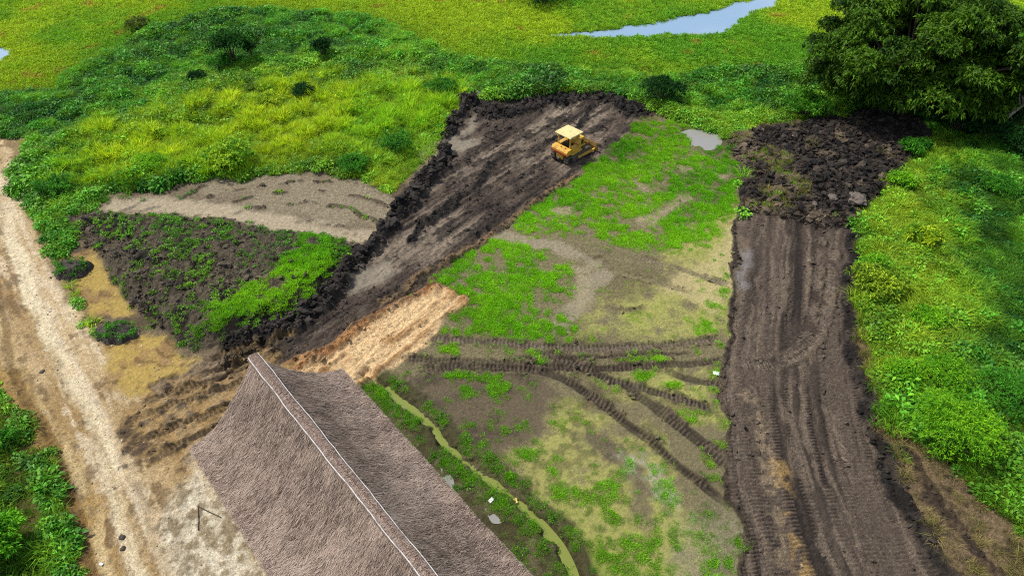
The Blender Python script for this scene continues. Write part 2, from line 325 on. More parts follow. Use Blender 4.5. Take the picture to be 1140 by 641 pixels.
# -- bare silt flat on the left
i, w, s_ = region([(105, 218), (165, 210), (225, 200), (290, 192), (350, 189), (412, 203), (440, 222), (436, 245), (405, 272), (335, 270), (280, 254), (200, 241), (140, 236)], 0.4, 1.8)
clear(i, w); hgt[i] *= 1-0.8*w; paint(i, w, two(i, S(134, 122, 100), S(112, 100, 80), sst(-0.5, 0.5, n_big[i]+0.4*n_med[i]))); put(i, w, 'mud_flat')
rc0 = un(290, 330)[:2]; rad_ = np.hypot(Xg[i]-rc0[0], Yg[i]-rc0[1]); rp = sst(0.55, 0.95, np.sin(rad_*2*math.pi/1.9+2.6*n_big[i]+0.8*n_med[i]))*sst(-0.25, 0.25, n_med[i]+0.5*wx[i]+0.05)*w
hgt[i] += rp*0.16+0.02*n_fine[i]*w; paint(i, rp*0.8, S(66, 56, 43)); clod[i] = np.maximum(clod[i], 0.25*rp); veg['weed'][i] += 0.10*rp
i, d, s_, g = near([(128, 232), (165, 227), (220, 233), (280, 243), (330, 254), (375, 262), (405, 262)], 2.2); ww = (1-sst(0.5, 1.7, d+0.5*n_med[i])); clear(i, ww); paint(i, ww*0.75, S(176, 161, 134)); wet[i] = np.maximum(wet[i], 0.4*ww)
i, w, s_ = region([(452, 165), (478, 156), (506, 150), (502, 168), (470, 180)], 0.5, 1.8); clear(i, w*0.9); paint(i, w*0.8, S(142, 136, 92))

# -- dirt road on the left
ROAD = [(-60, 150), (20, 150), (36, 153), (26, 172), (18, 196), (30, 225), (58, 285), (76, 330), (112, 372), (170, 385), (230, 405), (285, 400), (330, 405), (300, 450), (240, 500), (330, 720), (420, 900), (130, 900), (96, 720), (84, 641), (74, 600), (60, 545), (36, 490), (18, 450), (-20, 400), (-200, 240)]
i, w, s_ = region(ROAD, 0.3, 1.4)
clear(i, w); hgt[i] *= 1-w
rd = un(0, 210)[:2]-un(190, 640)[:2]; rd = rd/np.linalg.norm(rd); rn = np.array([-rd[1], rd[0]])
rlat = Xg*rn[0]+Yg*rn[1]; rlon = Xg*rd[0]+Yg*rd[1]
rs = fbm(rlat, rlon*0.07, 0.9, 4, 2); rs2 = fbm(rlat, rlon*0.05, 2.6, 3, 4)
c = two(i, S(186, 162, 122), S(152, 124, 80), sst(-0.5, 0.6, rs2[i]+0.5*n_big[i]+0.3*rs[i])); c = two(i, c, S(208, 190, 158), sst(0.05, 0.65, rs[i]+0.4*n_big[i]+0.3*n_fine[i])*0.75)
c = two(i, c, S(108, 86, 56), 0.75*sst(0.1, 0.55, n_med[i]*0.7-0.8*rs[i]+0.4*n_fine[i]))
paint(i, w, c); hgt[i] += w*(0.05*rs[i]+0.02*n_fine[i]); put(i, w, 'dirt_road'); wet[i] = np.maximum(wet[i], 0.3*w)
# wheel tracks (pale) and the rutted left shoulder
for pts, hw, c in (([(-8, 196), (20, 290), (62, 380), (105, 460), (150, 540), (195, 641), (225, 720)], 0.6, S(208, 192, 162)), ([(6, 240), (30, 320), (70, 410), (110, 480), (135, 570), (160, 660)], 0.5, S(214, 198, 162)), ([(-10, 340), (30, 430), (75, 500), (105, 580), (122, 680)], 0.5, S(206, 182, 132))):
    i, d, s_, g = near(pts, 1.2, warp=0.8); w = 1-sst(hw*0.5, hw*1.2, d+0.2*n_fine[i]); paint(i, w*0.7*(0.45+0.55*sst(-0.5, 0.4, n_med[i]+rs[i])), c); hgt[i] -= 0.05*w
i, d, s_, g = near([(8, 420), (30, 470), (62, 530), (80, 590), (92, 660), (100, 720)], 2.0, warp=1); w = 1-sst(0.6, 1.5, d+0.4*n_med[i])
rr = np.sin(s_*2*math.pi/0.55+3*n_big[i]); paint(i, w*0.75, two(i, S(150, 118, 60), S(110, 88, 50), sst(-0.3, 0.6, n_fine[i]*0.8+n_med[i]*0.4))); hgt[i] += w*(0.06*rr*sst(-0.3, 0.5, n_med[i])+0.07*n_fine[i]+0.05)
i, d, s_, g = near([(-6, 300), (18, 420), (50, 470), (72, 530), (94, 600), (112, 690)], 0.8, warp=0.6); w = 1-sst(0.12, 0.4, d); hgt[i] -= 0.10*w; paint(i, w*0.6, S(96, 72, 40))
# pale rubble by the building, black spill from the cut
i, w, s_ = region([(190, 545), (225, 520), (262, 560), (330, 700), (200, 700)], 0.6, 2); c = two(i, S(212, 202, 178), S(140, 126, 100), sst(-0.3, 0.5, n_fine[i]+0.6*n_med[i])); paint(i, w*0.8, c); hgt[i] += 0.03*w*n_fine[i]
i, w, s_ = region([(105, 455), (150, 440), (215, 470), (180, 505), (130, 560), (108, 575), (135, 510)], 0.8, 2.5); w = w*sst(0.2, 0.5, n_med[i]+0.4*n_fine[i]); paint(i, w*0.8, S(74, 62, 50)); clod[i] = np.maximum(clod[i], 0.10*w); hgt[i] += 0.05*w
# ochre pools beside the bank
for pts in ([(62, 285), (95, 278), (118, 290), (140, 318), (158, 345), (140, 352), (100, 352), (78, 325)], [(112, 384), (150, 378), (185, 378), (225, 402), (200, 425), (140, 440), (118, 415)], [(48, 240), (60, 248), (66, 275), (56, 282)]):
    i, w, s_ = region(pts, 0.45, 1.6); clear(i, w)
    paint(i, w*0.92, two(i, S(170, 144, 72), S(148, 118, 72), sst(-0.3, 0.5, n_med[i]+0.4*n_big[i]))); wet[i] = np.maximum(wet[i], 0.55*w)
    rp = np.sin((Xg[i]*0.35+Yg[i]*0.94)*2*math.pi/1.1+3.2*n_med[i]+2*n_big[i]); rp = sst(0.5, 0.95, rp)*w*sst(0.0, 0.45, 0.7*n_big[i]+n_med[i]*0.7+0.3*n_fine[i]); hgt[i] += 0.08*rp-0.03*w; paint(i, rp*0.6, S(96, 74, 38))
# edge of the road towards the scrub
i, d, s_, g = near([(22, 190), (40, 240), (60, 285), (80, 335)], 1.3); w = (1-sst(0.2, 0.9, d+0.5*n_med[i])); paint(i, w*0.6, S(112, 92, 58)); hgt[i] += 0.12*w*(0.5+n_fine[i])

# -- turned-over sod bank between road and cut
SOD = [(70, 246), (105, 236), (150, 236), (205, 240), (270, 250), (335, 262), (392, 268), (398, 285), (375, 318), (348, 346), (300, 372), (250, 390), (216, 388), (180, 366), (158, 345), (136, 318), (118, 290), (92, 270)]
i, w, s_ = region(SOD, 0.3, 1.5)
clear(i, w); lump = np.maximum(fbm(Xg[i], Yg[i], 1.1, 4, 3, 0.6), -0.2)
rise = sst(0.0, 2.2, s_)*w
hgt[i] = hgt[i]*(1-w)+w*(0.12+0.75*rise+0.28*lump*sst(0, 0.8, s_)+0.10*n_fine[i])
paint(i, w, two(i, S(86, 77, 62), S(48, 42, 35), sst(-0.3, 0.4, n_med[i]+0.6*n_fine[i]))); put(i, w, 'sod_bank')
veg['weed'][i] += w*0.42*sst(-0.25, 0.4, 0.5*n_big[i]+0.8*n_med[i]+0.5*n_fine[i]+0.12); clod[i] = np.maximum(clod[i], 0.5*w*(0.4+sst(-0.1, 0.5, -n_big[i])))
i, w, s_ = region([(225, 372), (262, 340), (310, 320), (330, 290), (345, 272), (385, 274), (372, 305), (335, 340), (280, 366), (245, 382)], 0.5, 1.8); veg['short'][i] += w*sst(-0.4, 0.3, 0.8*n_med[i]+0.8*n_fine[i]+0.15); veg['weed'][i] *= 1-0.4*w; hgt[i] += 0.25*w; clod[i] *= 1-0.8*w

# -- the dozer's cut
CUT = [(520, 110), (560, 112), (620, 110), (672, 106), (716, 124), (690, 156), (650, 188), (612, 214), (575, 243), (540, 268), (505, 292), (470, 315), (430, 338), (390, 362), (345, 392), (300, 412), (262, 420), (190, 445), (170, 425), (215, 408), (255, 394), (305, 376), (348, 346), (378, 318), (402, 284), (428, 260), (452, 230), (478, 200), (496, 170), (505, 140)]
i, w, s_ = region(CUT, 0.25, 1.2)
clear(i, w); hgt[i] *= 1-w
f = sst(-0.45, 0.55, strk2[i]*0.9+0.35*n_med[i]); c = two(i, S(120, 107, 92), S(74, 63, 54), f); c = two(i, c, S(146, 131, 112), 0.5*sst(0.25, 0.7, -strk2[i]+0.4*n_big[i])); c = two(i, c, S(48, 41, 36), 0.85*sst(0.05, 0.5, n_med[i]*0.45+0.9*strk[i]+0.35*n_fine[i]))
paint(i, w, c); hgt[i] += w*(-0.10+0.16*strk[i]+0.16*np.maximum(strk2[i], -0.3)+0.09*n_fine[i]+0.10*n_med[i]); wet[i] += 0.1*w; put(i, w, 'cleared_strip')
clod[i] = np.maximum(clod[i], 0.30*w*sst(-0.1, 0.6, n_med[i]+0.3*strk2[i]))
def berm(pts, hw, ht, ca, cb, dens, sharp=1.0):
    i, d, s_, g = near(pts, hw*2.2, warp=1.6); dd = d+0.35*hw*n_med[i]
    w = 1-sst(hw*0.45, hw*1.15, dd); clear(i, w)
    hgt[i] += w*ht*(0.55+0.55*fbm(Xg[i], Yg[i], 0.8, 3, 1)+0.25*n_fine[i]); paint(i, w, two(i, ca, cb, sst(-0.4, 0.4, n_med[i]+0.5*n_fine[i]))); clod[i] = np.maximum(clod[i], dens*w); wet[i] = np.maximum(wet[i], 0.3*w)
BK, BK2 = S(32, 28, 25), S(56, 49, 43)
berm([(522, 112), (505, 140), (494, 172), (474, 202), (450, 232), (428, 258), (404, 282), (380, 316), (350, 347), (305, 374), (262, 390)], 1.05, 0.75, BK, BK2, 0.9)
berm([(516, 112), (545, 125), (575, 122), (610, 113), (645, 110), (680, 112), (712, 126)], 1.6, 0.55, BK, BK2, 0.7)
berm([(560, 170), (528, 205), (498, 228), (474, 250), (458, 266)], 0.55, 0.35, BK, BK2, 0.6)
berm([(640, 195), (612, 214), (578, 242), (545, 264), (505, 290), (462, 312), (420, 335)], 0.45, 0.3, S(70, 58, 46), S(120, 98, 70), 0.45)
berm([(660, 120), (640, 140), (612, 158)], 0.4, 0.25, BK, BK2, 0.4)
# sunken wet scrapes in the cut
for q in ([(492, 158), (505, 150), (535, 158), (520, 166), (500, 168)], [(524, 130), (534, 126), (526, 150), (518, 152)], [(400, 300), (430, 290), (445, 300), (395, 325)]):
    i, w, s_ = region(q, 0.4, 1.2); paint(i, w*0.7, S(146, 136, 118)); hgt[i] = hgt[i]*(1-w)-0.12*w; clod[i] *= 1-w; wet[i] = np.maximum(wet[i], 0.6*w)

# -- ruts: crawler tracks with lug prints
def rut(pts, hw=0.30, depth=0.13, ca=S(98, 86, 70), cb=S(48, 40, 33), pitch=0.29, rim=0.10, lug=0.075):
    i, d, s_, g = near(pts, hw*3.4, n=8, warp=0.3)
    end = sst(0.0, 1.6, s_+0.8*n_med[i])*sst(0.0, 1.2, s_.max()-s_+0.5*n_med[i]); firm = end*(0.72+0.28*sst(-0.6, 0.3, n_big[i]+0.7*n_med[i]+0.2))
    d = d+0.10*hw*n_fine[i]
    w = (1-sst(hw*0.75, hw*1.15, d))*firm; rimw = np.exp(-((d-hw*1.4)/(hw*0.42))**2)*end*sst(-0.4, 0.5, n_med[i]+0.6*n_fine[i]+0.1); clear(i, np.clip(w*1.2+rimw*0.6, 0, 1))
    lugs = sst(-0.3, 0.5, np.sin((s_+0.05*n_fine[i])*2*math.pi/pitch+d*g*2.0))*sst(-0.5, 0.2, n_med[i]+0.3)
    hgt[i] += -depth*w+rim*rimw*(0.7+0.9*n_fine[i])+lug*lugs*w
    paint(i, np.clip(w*1.05, 0, 1), two(i, cb, ca, np.clip(lugs*0.6+0.3*n_med[i]+0.25*n_fine[i]+0.1, 0, 1))); paint(i, rimw*0.65, two(i, S(66, 56, 45), S(104, 92, 74), sst(-0.3, 0.4, n_fine[i]))); wet[i] = np.maximum(wet[i], 0.2*w); put(i, w, 'mud_flat'); clod[i] = np.maximum(clod[i], 0.25*rimw)
rut([(470, 377), (520, 379), (560, 382), (600, 386), (650, 388), (700, 387), (755, 382), (812, 376)], ca=S(122, 110, 92), cb=S(80, 70, 58))
rut([(440, 398), (500, 402), (560, 404), (620, 409), (680, 409), (740, 407), (812, 400)])
rut([(460, 412), (520, 409), (580, 410), (612, 415), (640, 428), (672, 450), (705, 476), (740, 505), (775, 533), (822, 568)], 0.32, 0.15)
rut([(600, 392), (640, 404), (675, 420), (715, 432), (760, 445), (806, 457)], 0.34, 0.16, S(110, 98, 82))
rut([(690, 422), (715, 443), (750, 470), (790, 500), (818, 525)], 0.34, 0.14)
rut([(730, 410), (770, 422), (812, 431)], 0.3, 0.12)
rut([(655, 434), (690, 462), (730, 494), (770, 528), (812, 556)], 0.16, 0.06, lug=0.0)
rut([(715, 436), (760, 470), (800, 500), (820, 515)], 0.16, 0.06, lug=0.0)
rut([(560, 396), (620, 398), (700, 396), (780, 392)], 0.14, 0.05, lug=0.0)
rut([(700, 284), (735, 293), (775, 305), (812, 318)], 0.25, 0.10, S(140, 130, 104), S(104, 94, 74), lug=0.0)
rut([(672, 300), (735, 315), (780, 328)], 0.22, 0.06, S(136, 126, 92), S(120, 110, 80), lug=0.0)
rut([(660, 338), (700, 345), (720, 342)], 0.2, 0.05, S(110, 100, 70), S(96, 86, 60), lug=0.0)
i, w, s_ = region([(130, 450), (200, 415), (290, 395), (300, 420), (270, 470), (225, 505), (170, 515), (140, 490)], 1.0, 2.5); ch = fbm(lat[i], lon[i]*0.16, 0.9, 4, 4)
paint(i, w*0.85, two(i, S(150, 122, 78), S(74, 60, 44), sst(-0.25, 0.45, ch+0.5*n_med[i]+0.35*n_fine[i]))); hgt[i] += w*(0.10*ch+0.06*n_fine[i]); clod[i] = np.maximum(clod[i], 0.15*w*sst(0, 0.5, ch))
for a, b in (((150, 450), (285, 402)), ((150, 466), (280, 420)), ((160, 490), (270, 446)), ((175, 505), (262, 468)), ((210, 408), (330, 372)), ((200, 420), (300, 394))):
    m1 = ((a[0]*2+b[0])/3, (a[1]*2+b[1])/3-2); m2 = ((a[0]+2*b[0])/3, (a[1]+2*b[1])/3-1)
    rut([a, m1, m2, b], 0.26, 0.10, S(128, 104, 66), S(64, 52, 38), 0.3, 0.12, 0.04)

# -- the mud road on the right
MROAD = [(820, 232), (816, 330), (806, 420), (808, 500), (818, 560), (822, 641), (824, 720), (828, 900), (1175, 900), (1082, 720), (1048, 641), (1010, 572), (980, 503), (958, 420), (949, 330), (956, 250), (900, 244)]
i, w, s_ = region(MROAD, 0.25, 1.5)
clear(i, w); hgt[i] *= 1-w
cl = smooth_line(unl([(888, 225), (884, 330), (882, 420), (893, 500), (912, 570), (936, 641), (960, 720)]), 6)
d, s2, g = line_sd(Xg[i], Yg[i], cl); latr = d*g
st = fbm(latr, s2*0.03, 1.1, 3, 3); st2 = fbm(latr+0.25*wx[i], s2*0.05, 0.42, 3, 5)
lane = np.floor((latr+0.12*wx[i])/0.62); lrnd = np.modf(np.abs(np.sin(lane*12.9898)*43758.5453))[0]
lug = np.sin(s2*2*math.pi/0.24+lrnd*6.28+latr*1.4); lug = sst(-0.1, 0.6, lug)*sst(0.15, 0.45, lrnd)*sst(-0.7, 0.1, n_big[i]+n_med[i]*0.6+0.35)
line = (1-sst(0.0, 0.10, np.abs(fbm(latr+0.3*wx[i]*0.4, s2*0.02, 0.75, 2, 2))))*sst(-0.4, 0.3, n_med[i]+0.5*n_big[i])
f = sst(-0.55, 0.6, st+0.4*n_big[i]+0.35*st2); c = two(i, S(84, 73, 63), S(44, 37, 32), f); c = two(i, c, S(118, 104, 88), 0.6*sst(0.2, 0.7, -st2+0.5*n_med[i])); c = two(i, c, S(108, 95, 82), lug*0.6); c = two(i, c, S(44, 38, 34), 0.7*line)
tan = np.exp(-((latr-2.1+0.0*s2)/0.55)**2)*0
paint(i, w, c)
hgt[i] += w*(-0.12+0.06*st+0.04*st2+0.06*lug*(w > 0.9)+0.03*n_fine[i]-0.05*line); wet[i] += 0.05*w; clod[i] = np.maximum(clod[i], 0.10*w*sst(-0.3, 0.5, n_med[i])); put(i, w, 'mud_road')
i, d, s_, g = near([(868, 520), (880, 570), (888, 610), (894, 660)], 1.1, warp=1.4); w = 1-sst(0.25, 0.8, d+0.3*n_fine[i]); paint(i, w*0.6*sst(-0.3, 0.5, n_med[i]+0.6*n_fine[i]+0.1), S(166, 136, 84))
i, d, s_, g = near([(835, 440), (850, 500), (862, 560), (866, 620)], 1.1, warp=1.6); w = 1-sst(0.25, 0.8, d+0.3*n_fine[i]); paint(i, w*0.5*sst(-0.4, 0.3, n_fine[i]+n_med[i]*0.4), S(150, 132, 104))
i, w, s_ = region([(824, 280), (834, 278), (832, 318), (822, 325)], 0.4, 1); paint(i, w*0.7, S(128, 124, 122)); wet[i] = np.maximum(wet[i], 0.7*w); hgt[i] -= 0.03*w
rut([(926, 258), (926, 300), (919, 345), (908, 374), (888, 393), (858, 404), (820, 405)], 0.42, 0.09, S(134, 120, 104), S(66, 56, 48), 0.26, 0.14)
rut([(905, 345), (898, 372), (880, 388), (850, 396)], 0.36, 0.07, S(126, 112, 98), S(66, 56, 48), 0.26, 0.11)
rut([(915, 240), (912, 300), (904, 350), (890, 380)], 0.36, 0.06, S(124, 110, 96), S(66, 56, 48), 0.26, 0.10)
# edges of the mud road: crumbled dark shoulders
berm([(952, 262), (946, 330), (953, 400), (966, 460), (985, 515), (1012, 575), (1050, 650), (1080, 715)], 0.55, 0.40, BK, BK2, 0.55)
berm([(806, 425), (808, 500), (818, 560), (822, 641), (823, 700)], 0.2, 0.12, S(64, 54, 44), S(90, 78, 60), 0.35)
berm([(818, 238), (815, 300), (812, 360), (806, 420)], 0.25, 0.18, S(60, 50, 42), S(84, 72, 58), 0.4)
berm([(1000, 500), (1030, 545), (1070, 600), (1110, 650)], 0.4, 0.25, S(56, 46, 36), S(88, 72, 54), 0.3)

# -- heap of ploughed clods under the big tree
CLOD = [(808, 152), (842, 140), (870, 138), (905, 136), (950, 128), (1000, 126), (1030, 136), (1036, 150), (1014, 172), (990, 208), (962, 246), (930, 252), (880, 244), (818, 232), (826, 195), (822, 172)]
i, w, s_ = region(CLOD, 0.3, 1.5)
clear(i, w); lump = fbm(Xg[i], Yg[i], 1.5, 5, 4, 0.62)
hgt[i] = hgt[i]*(1-w)+w*(0.10+sst(0, 1.4, s_)*(0.36+0.50*np.abs(lump)+0.20*n_fine[i]))
c = two(i, S(60, 51, 43), S(34, 29, 25), sst(-0.3, 0.4, n_fine[i]+0.4*n_med[i])); c = two(i, c, S(112, 97, 78), 0.8*sst(0.05, 0.55, lump*0.6+0.6*n_med[i]+0.4*n_big[i])); paint(i, w, c); put(i, w, 'clod_field'); wet[i] += 0.15*w
clod[i] = np.maximum(clod[i], w*0.95); veg['dry'][i] += 0.5*w*sst(0.15, 0.6, n_med[i]*0.7+0.5*n_big[i])*(s_ > 0.5); veg['short'][i] += 0.7*w*sst(0.3, 0.6, n_med[i]*0.8+0.5*n_big[i])*(s_ > 0.5)

# -- left verge of the road, bottom left
i, w, s_ = region([(-300, 300), (-30, 402), (8, 450), (26, 492), (46, 545), (60, 600), (70, 641), (86, 720), (126, 900), (-600, 900), (-600, 260)], 0.4, 1.5)
clear(i, w); ed_ = sst(0.3, 3.0, s_+0.8*n_med[i]); veg['meadow'][i] += 0.75*w*ed_; veg['leafy'][i] += 0.06*w*ed_; veg['short'][i] += 0.3*w*(1-ed_); paint(i, w, two(i, S(92, 78, 44), S(48, 54, 26), ed_)); hgt[i] += 0.1*w; zone[i[w > 0.5]] = 0

# -- open water: channel through the marsh, a pool at the far left, puddles
WATER = [([(604, 38), (650, 33), (700, 27), (750, 19), (790, 10), (822, 2), (850, -6), (900, -30), (940, -30), (880, -3), (845, 10), (822, 22), (812, 32), (800, 37), (750, 38), (700, 40), (650, 41)], -0.30, 0.6, 'pond'),
         ([(-60, 46), (0, 50), (13, 55), (4, 66), (-20, 74), (-80, 80)], -0.30, 0.6, 'pond'),
         ([(758, 148), (775, 144), (795, 148), (802, 158), (790, 166), (768, 162)], 0.0, 0.2, 'puddle')]
for pts, lev, dep, nm in WATER:
    i, w, s_ = region(pts, 0.35, 1.6); clear(i, w); paint(i, w, S(70, 70, 44)); hgt[i] = hgt[i]*(1-w)+(lev-dep*0.5)*w
    veg['marsh'][i] *= 1-w
wat_lv = {}
grit = np.array([0.02, 0.012, 0.018, 0.045, 0.07, 0.010, 0.06, 0.0, 0.03], np.float32)[zone]*((Yg > 13) & (Yg < 112))
hgt += grit*(np.random.default_rng(5).normal(size=N).astype(np.float32)*0.55+1.1*fbm(Xg, Yg, 0.3, 2, 2))
soil *= np.clip(1+0.13*np.random.default_rng(6).normal(size=(N, 1)), 0.5, 1.6)
hgt[(Yg < 10)] *= 0.3
Zg = hgt

# vertex normals of the whole sheet, so that the split pieces shade as one
Xr = Xg.reshape(NR, NC); Yr = Yg.reshape(NR, NC); Zr = Zg.reshape(NR, NC)
def grad2(A): return np.gradient(A, axis=0), np.gradient(A, axis=1)
xr, xc = grad2(Xr); yr, yc = grad2(Yr); zr_, zc = grad2(Zr)
nx = yc*zr_-zc*yr; ny = zc*xr-xc*zr_; nz = xc*yr-yc*xr
nl = np.sqrt(nx*nx+ny*ny+nz*nz); NRM = np.stack([nx/nl, ny/nl, nz/nl], -1).reshape(-1, 3)
NRM *= np.sign(NRM[:, 2:3])
# split into the pieces of the setting
q = (np.arange(NR-1)[:, None]*NC+np.arange(NC-1)[None, :]).ravel()
quads = np.stack([q, q+1, q+NC+1, q+NC], 1).astype(np.int32)
fz = zone[quads[:, 0]]
LABELZ = {'ground': 'green overgrown ground around the site', 'dirt_road': 'sandy dirt road with pale wheel tracks on the left', 'mud_road': 'dark mud road with crawler tread prints on the right',
          'cleared_strip': 'diagonal strip of scraped grey mud where the bulldozer works', 'clod_field': 'field of turned dark earth clods under the big tree', 'mud_flat': 'bare grey and yellow mud flats',
          'sod_bank': 'heaped bank of dark sods between dirt road and scraped strip', 'marsh': 'yellow green marsh beyond the scrub', 'sand_patch': 'fan of orange sand beside the thatched roof'}
for k, nm in enumerate(ZN):
    fq = quads[fz == k]
    if not len(fq): continue
    vid, inv = np.unique(fq.ravel(), return_inverse=True)
    me = mesh_np(nm, np.stack([Xg[vid], Yg[vid], Zg[vid]], 1), inv.reshape(-1, 4), True)
    attr(me, 'soil', 'FLOAT_COLOR', rgba(soil[vid])); attr(me, 'wet', 'FLOAT', np.clip(wet[vid], 0, 1).astype(np.float32))
    me.normals_split_custom_set_from_vertices(NRM[vid].tolist())
    tag(link(nm, me, None, M_SOIL), LABELZ[nm], None, None, 'structure')

def grid_at(x, y):
    """nearest terrain vertex"""
    r = np.clip(np.searchsorted(ya, y), 1, NR-1); r = np.where(np.abs(ya[r-1]-y) < np.abs(ya[r]-y), r-1, r)
    u = x/half_w(ya[r]); c = np.clip(np.searchsorted(ua, u), 1, NC-1); c = np.where(np.abs(ua[c-1]-u) < np.abs(ua[c]-u), c-1, c)
    return r*NC+c
def gz(x, y): return float(Zg[grid_at(np.array([x]), np.array([y]))[0]])
def spot(px, py):
    p = un(px, py); z = gz(p[0], p[1]); p = un(px, py, z); return np.array([p[0], p[1], gz(p[0], p[1])])
#%%OBJECTS%%

# ------------------------------------------------------------------ water
M_POND = mat_water('pond_water', (0.17, 0.25, 0.34)); M_PUD = mat_water('puddle_water', tuple(S(140, 138, 130)), 0.06); M_DITCH = mat_water('ditch_water', tuple(S(118, 126, 44)), 0.3)  # silty pond and puddle water, sky reflection painted into the pale base colours
M_MURK = mat_water('ochre_water', tuple(S(168, 132, 36)), 0.12)
def flat_poly(name, pts, z, mat, label, grow=0.8, cat=None):
    P = smooth_line(np.vstack([unl(pts), unl(pts)[:1]]), 4)[:-1]; c = P.mean(0)
    A = 0.5*np.sum(P[:, 0]*np.roll(P[:, 1], -1)-P[:, 1]*np.roll(P[:, 0], -1)); t = np.roll(P, -1, 0)-np.roll(P, 1, 0); t /= np.linalg.norm(t, axis=1)[:, None]+1e-9
    P = P+np.stack([t[:, 1], -t[:, 0]], 1)*grow*(1 if A > 0 else -1)
    bm = bmesh.new(); f = bm.faces.new([bm.verts.new((p[0], p[1], z)) for p in P]); bmesh.ops.triangulate(bm, faces=[f]); bmesh.ops.recalc_face_normals(bm, faces=bm.faces)
    for f in bm.faces:
        if f.normal.z < 0: f.normal_flip()
    me = bpy.data.meshes.new(name); bm.to_mesh(me); bm.free()
    return tag(link(name, me, None, mat), label, cat, None, 'structure')
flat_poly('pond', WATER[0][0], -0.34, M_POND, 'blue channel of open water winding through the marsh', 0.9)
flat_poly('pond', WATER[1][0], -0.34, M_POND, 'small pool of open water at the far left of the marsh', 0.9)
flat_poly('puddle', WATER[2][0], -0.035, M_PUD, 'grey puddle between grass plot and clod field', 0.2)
def ribbon(name, pts, hw, z, mat, label):
    P = smooth_line(unl(pts), 6); t = np.gradient(P, axis=0); t /= np.linalg.norm(t, axis=1)[:, None]; nn = np.stack([-t[:, 1], t[:, 0]], 1); n = len(P)
    V = np.vstack([np.column_stack([P+nn*hw, np.full(n, z)]), np.column_stack([P-nn*hw, np.full(n, z)])]); k = np.arange(n-1)
    me = mesh_np(name, V, np.stack([k+n, k+n+1, k+1, k], 1)); return tag(link(name, me, None, mat), label, None, None, 'structure')
ribbon('ditch_water', DITCH[1:], 0.34, -0.23, M_DITCH, 'yellow green stagnant water in the ditch beside the building')

# ------------------------------------------------------------------ plant templates (kept out of the scene; only their instances show)
def tuft(name, n, h, spread, width, lean, mat, seed, jitter=0.4):
    r = np.random.default_rng(seed); V = []; T = []; vary = []
    for k in range(n):
        a = r.random()*6.283; rad = spread*math.sqrt(r.random()); bx_, by_ = rad*math.cos(a), rad*math.sin(a)
        hh = h*(1-jitter+2*jitter*r.random()); la = a+r.normal()*0.7; ln = lean*hh*(0.3+r.random()); dx, dy = math.cos(la), math.sin(la); wa = r.random()*6.283; sx, sy = math.cos(wa)*width*0.5, math.sin(wa)*width*0.5
        b = len(V); v = 0.62+0.7*r.random()
        V += [(bx_-sx, by_-sy, -0.03), (bx_+sx, by_+sy, -0.03), (bx_-sx*0.9+dx*ln*0.35, by_-sy*0.9+dy*ln*0.35, hh*0.6), (bx_+sx*0.9+dx*ln*0.35, by_+sy*0.9+dy*ln*0.35, hh*0.6), (bx_+dx*ln, by_+dy*ln, hh*(0.95-0.25*min(lean, 1)))]
        T += [(b, b+1, b+3), (b, b+3, b+2), (b+2, b+3, b+4)]; vary += [(v*(1+0.15*r.normal()*0.5), v, v, 1)]*5
    me = mesh_np(name, np.array(V), np.array(T)); attr(me, 'vary', 'FLOAT_COLOR', np.array(vary, np.float32)); me.materials.append(mat)
    return bpy.data.objects.new(name, me)
def leaves(P, D, L, W, r, droop=0.3):
    """diamond leaves at P pointing along D; returns V, quads"""
    n = len(P); D = D/np.linalg.norm(D, axis=1)[:, None]; up = np.array([0, 0, 1.0])+r.normal(size=(n, 3))*0.5; s = np.cross(D, up); s /= np.linalg.norm(s, axis=1)[:, None]+1e-9
    L = np.asarray(L).reshape(-1, 1)*np.ones((n, 1)); W = np.asarray(W).reshape(-1, 1)*np.ones((n, 1)); nn = np.cross(s, D)
    tip = P+D*L-np.array([0, 0, 1.0])*L*droop; mid = P+D*L*0.5+nn*L*0.06
    V = np.stack([P, mid+s*W*0.5, tip, mid-s*W*0.5], 1).reshape(-1, 3); return V, np.arange(4*n).reshape(-1, 4)
def leaf_clump(name, n, rad, h, L, W, mat, seed):
    r = np.random.default_rng(seed); d = r.normal(size=(n, 3)); d[:, 2] = np.abs(d[:, 2]); d /= np.linalg.norm(d, axis=1)[:, None]
    q = r.random((n, 1))**0.4; P = d*q*np.array([rad, rad, h]); D = d*np.array([1, 1, 0.5])+r.normal(size=(n, 3))*0.5
    V, FA = leaves(P, D, L*(0.6+0.8*r.random(n)), W*(0.6+0.8*r.random(n)), r); me = mesh_np(name, V, FA)
    v = np.repeat(0.6+0.8*r.random((n, 1)), 4, 0); attr(me, 'vary', 'FLOAT_COLOR', np.hstack([v*(0.9+0.2*np.repeat(r.random((n, 1)), 4, 0)), v, v, np.ones_like(v)]).astype(np.float32)); me.materials.append(mat)
    return bpy.data.objects.new(name, me)
M_GRASS = mat_leaf('grass_blade', 0.4, spec=0.15); M_LEAF = mat_leaf('weed_leaf', 0.3); M_CLODI = mat_leaf('clod_soil', 0.0, rough=0.85, spec=0.25)
def coll(name, objs):
    c = bpy.data.collections.new(name)
    for o in objs: c.objects.link(o)
    return c
T_SHORT = coll('t_short', [tuft('short_%d' % k, 34, 0.13, 0.24, 0.022, 0.9, M_GRASS, 10+k) for k in range(4)])
T_MEAD = coll('t_meadow', [tuft('meadow_%d' % k, 46, 0.52, 0.34, 0.035, 0.9, M_GRASS, 20+k) for k in range(4)])
T_REED = coll('t_reed', [tuft('reed_%d' % k, 60, 1.0, 0.40, 0.04, 0.55, M_GRASS, 30+k) for k in range(4)])
T_MARSH = coll('t_marsh', [tuft('marsh_%d' % k, 34, 0.24, 0.42, 0.07, 0.9, M_GRASS, 40+k) for k in range(4)])
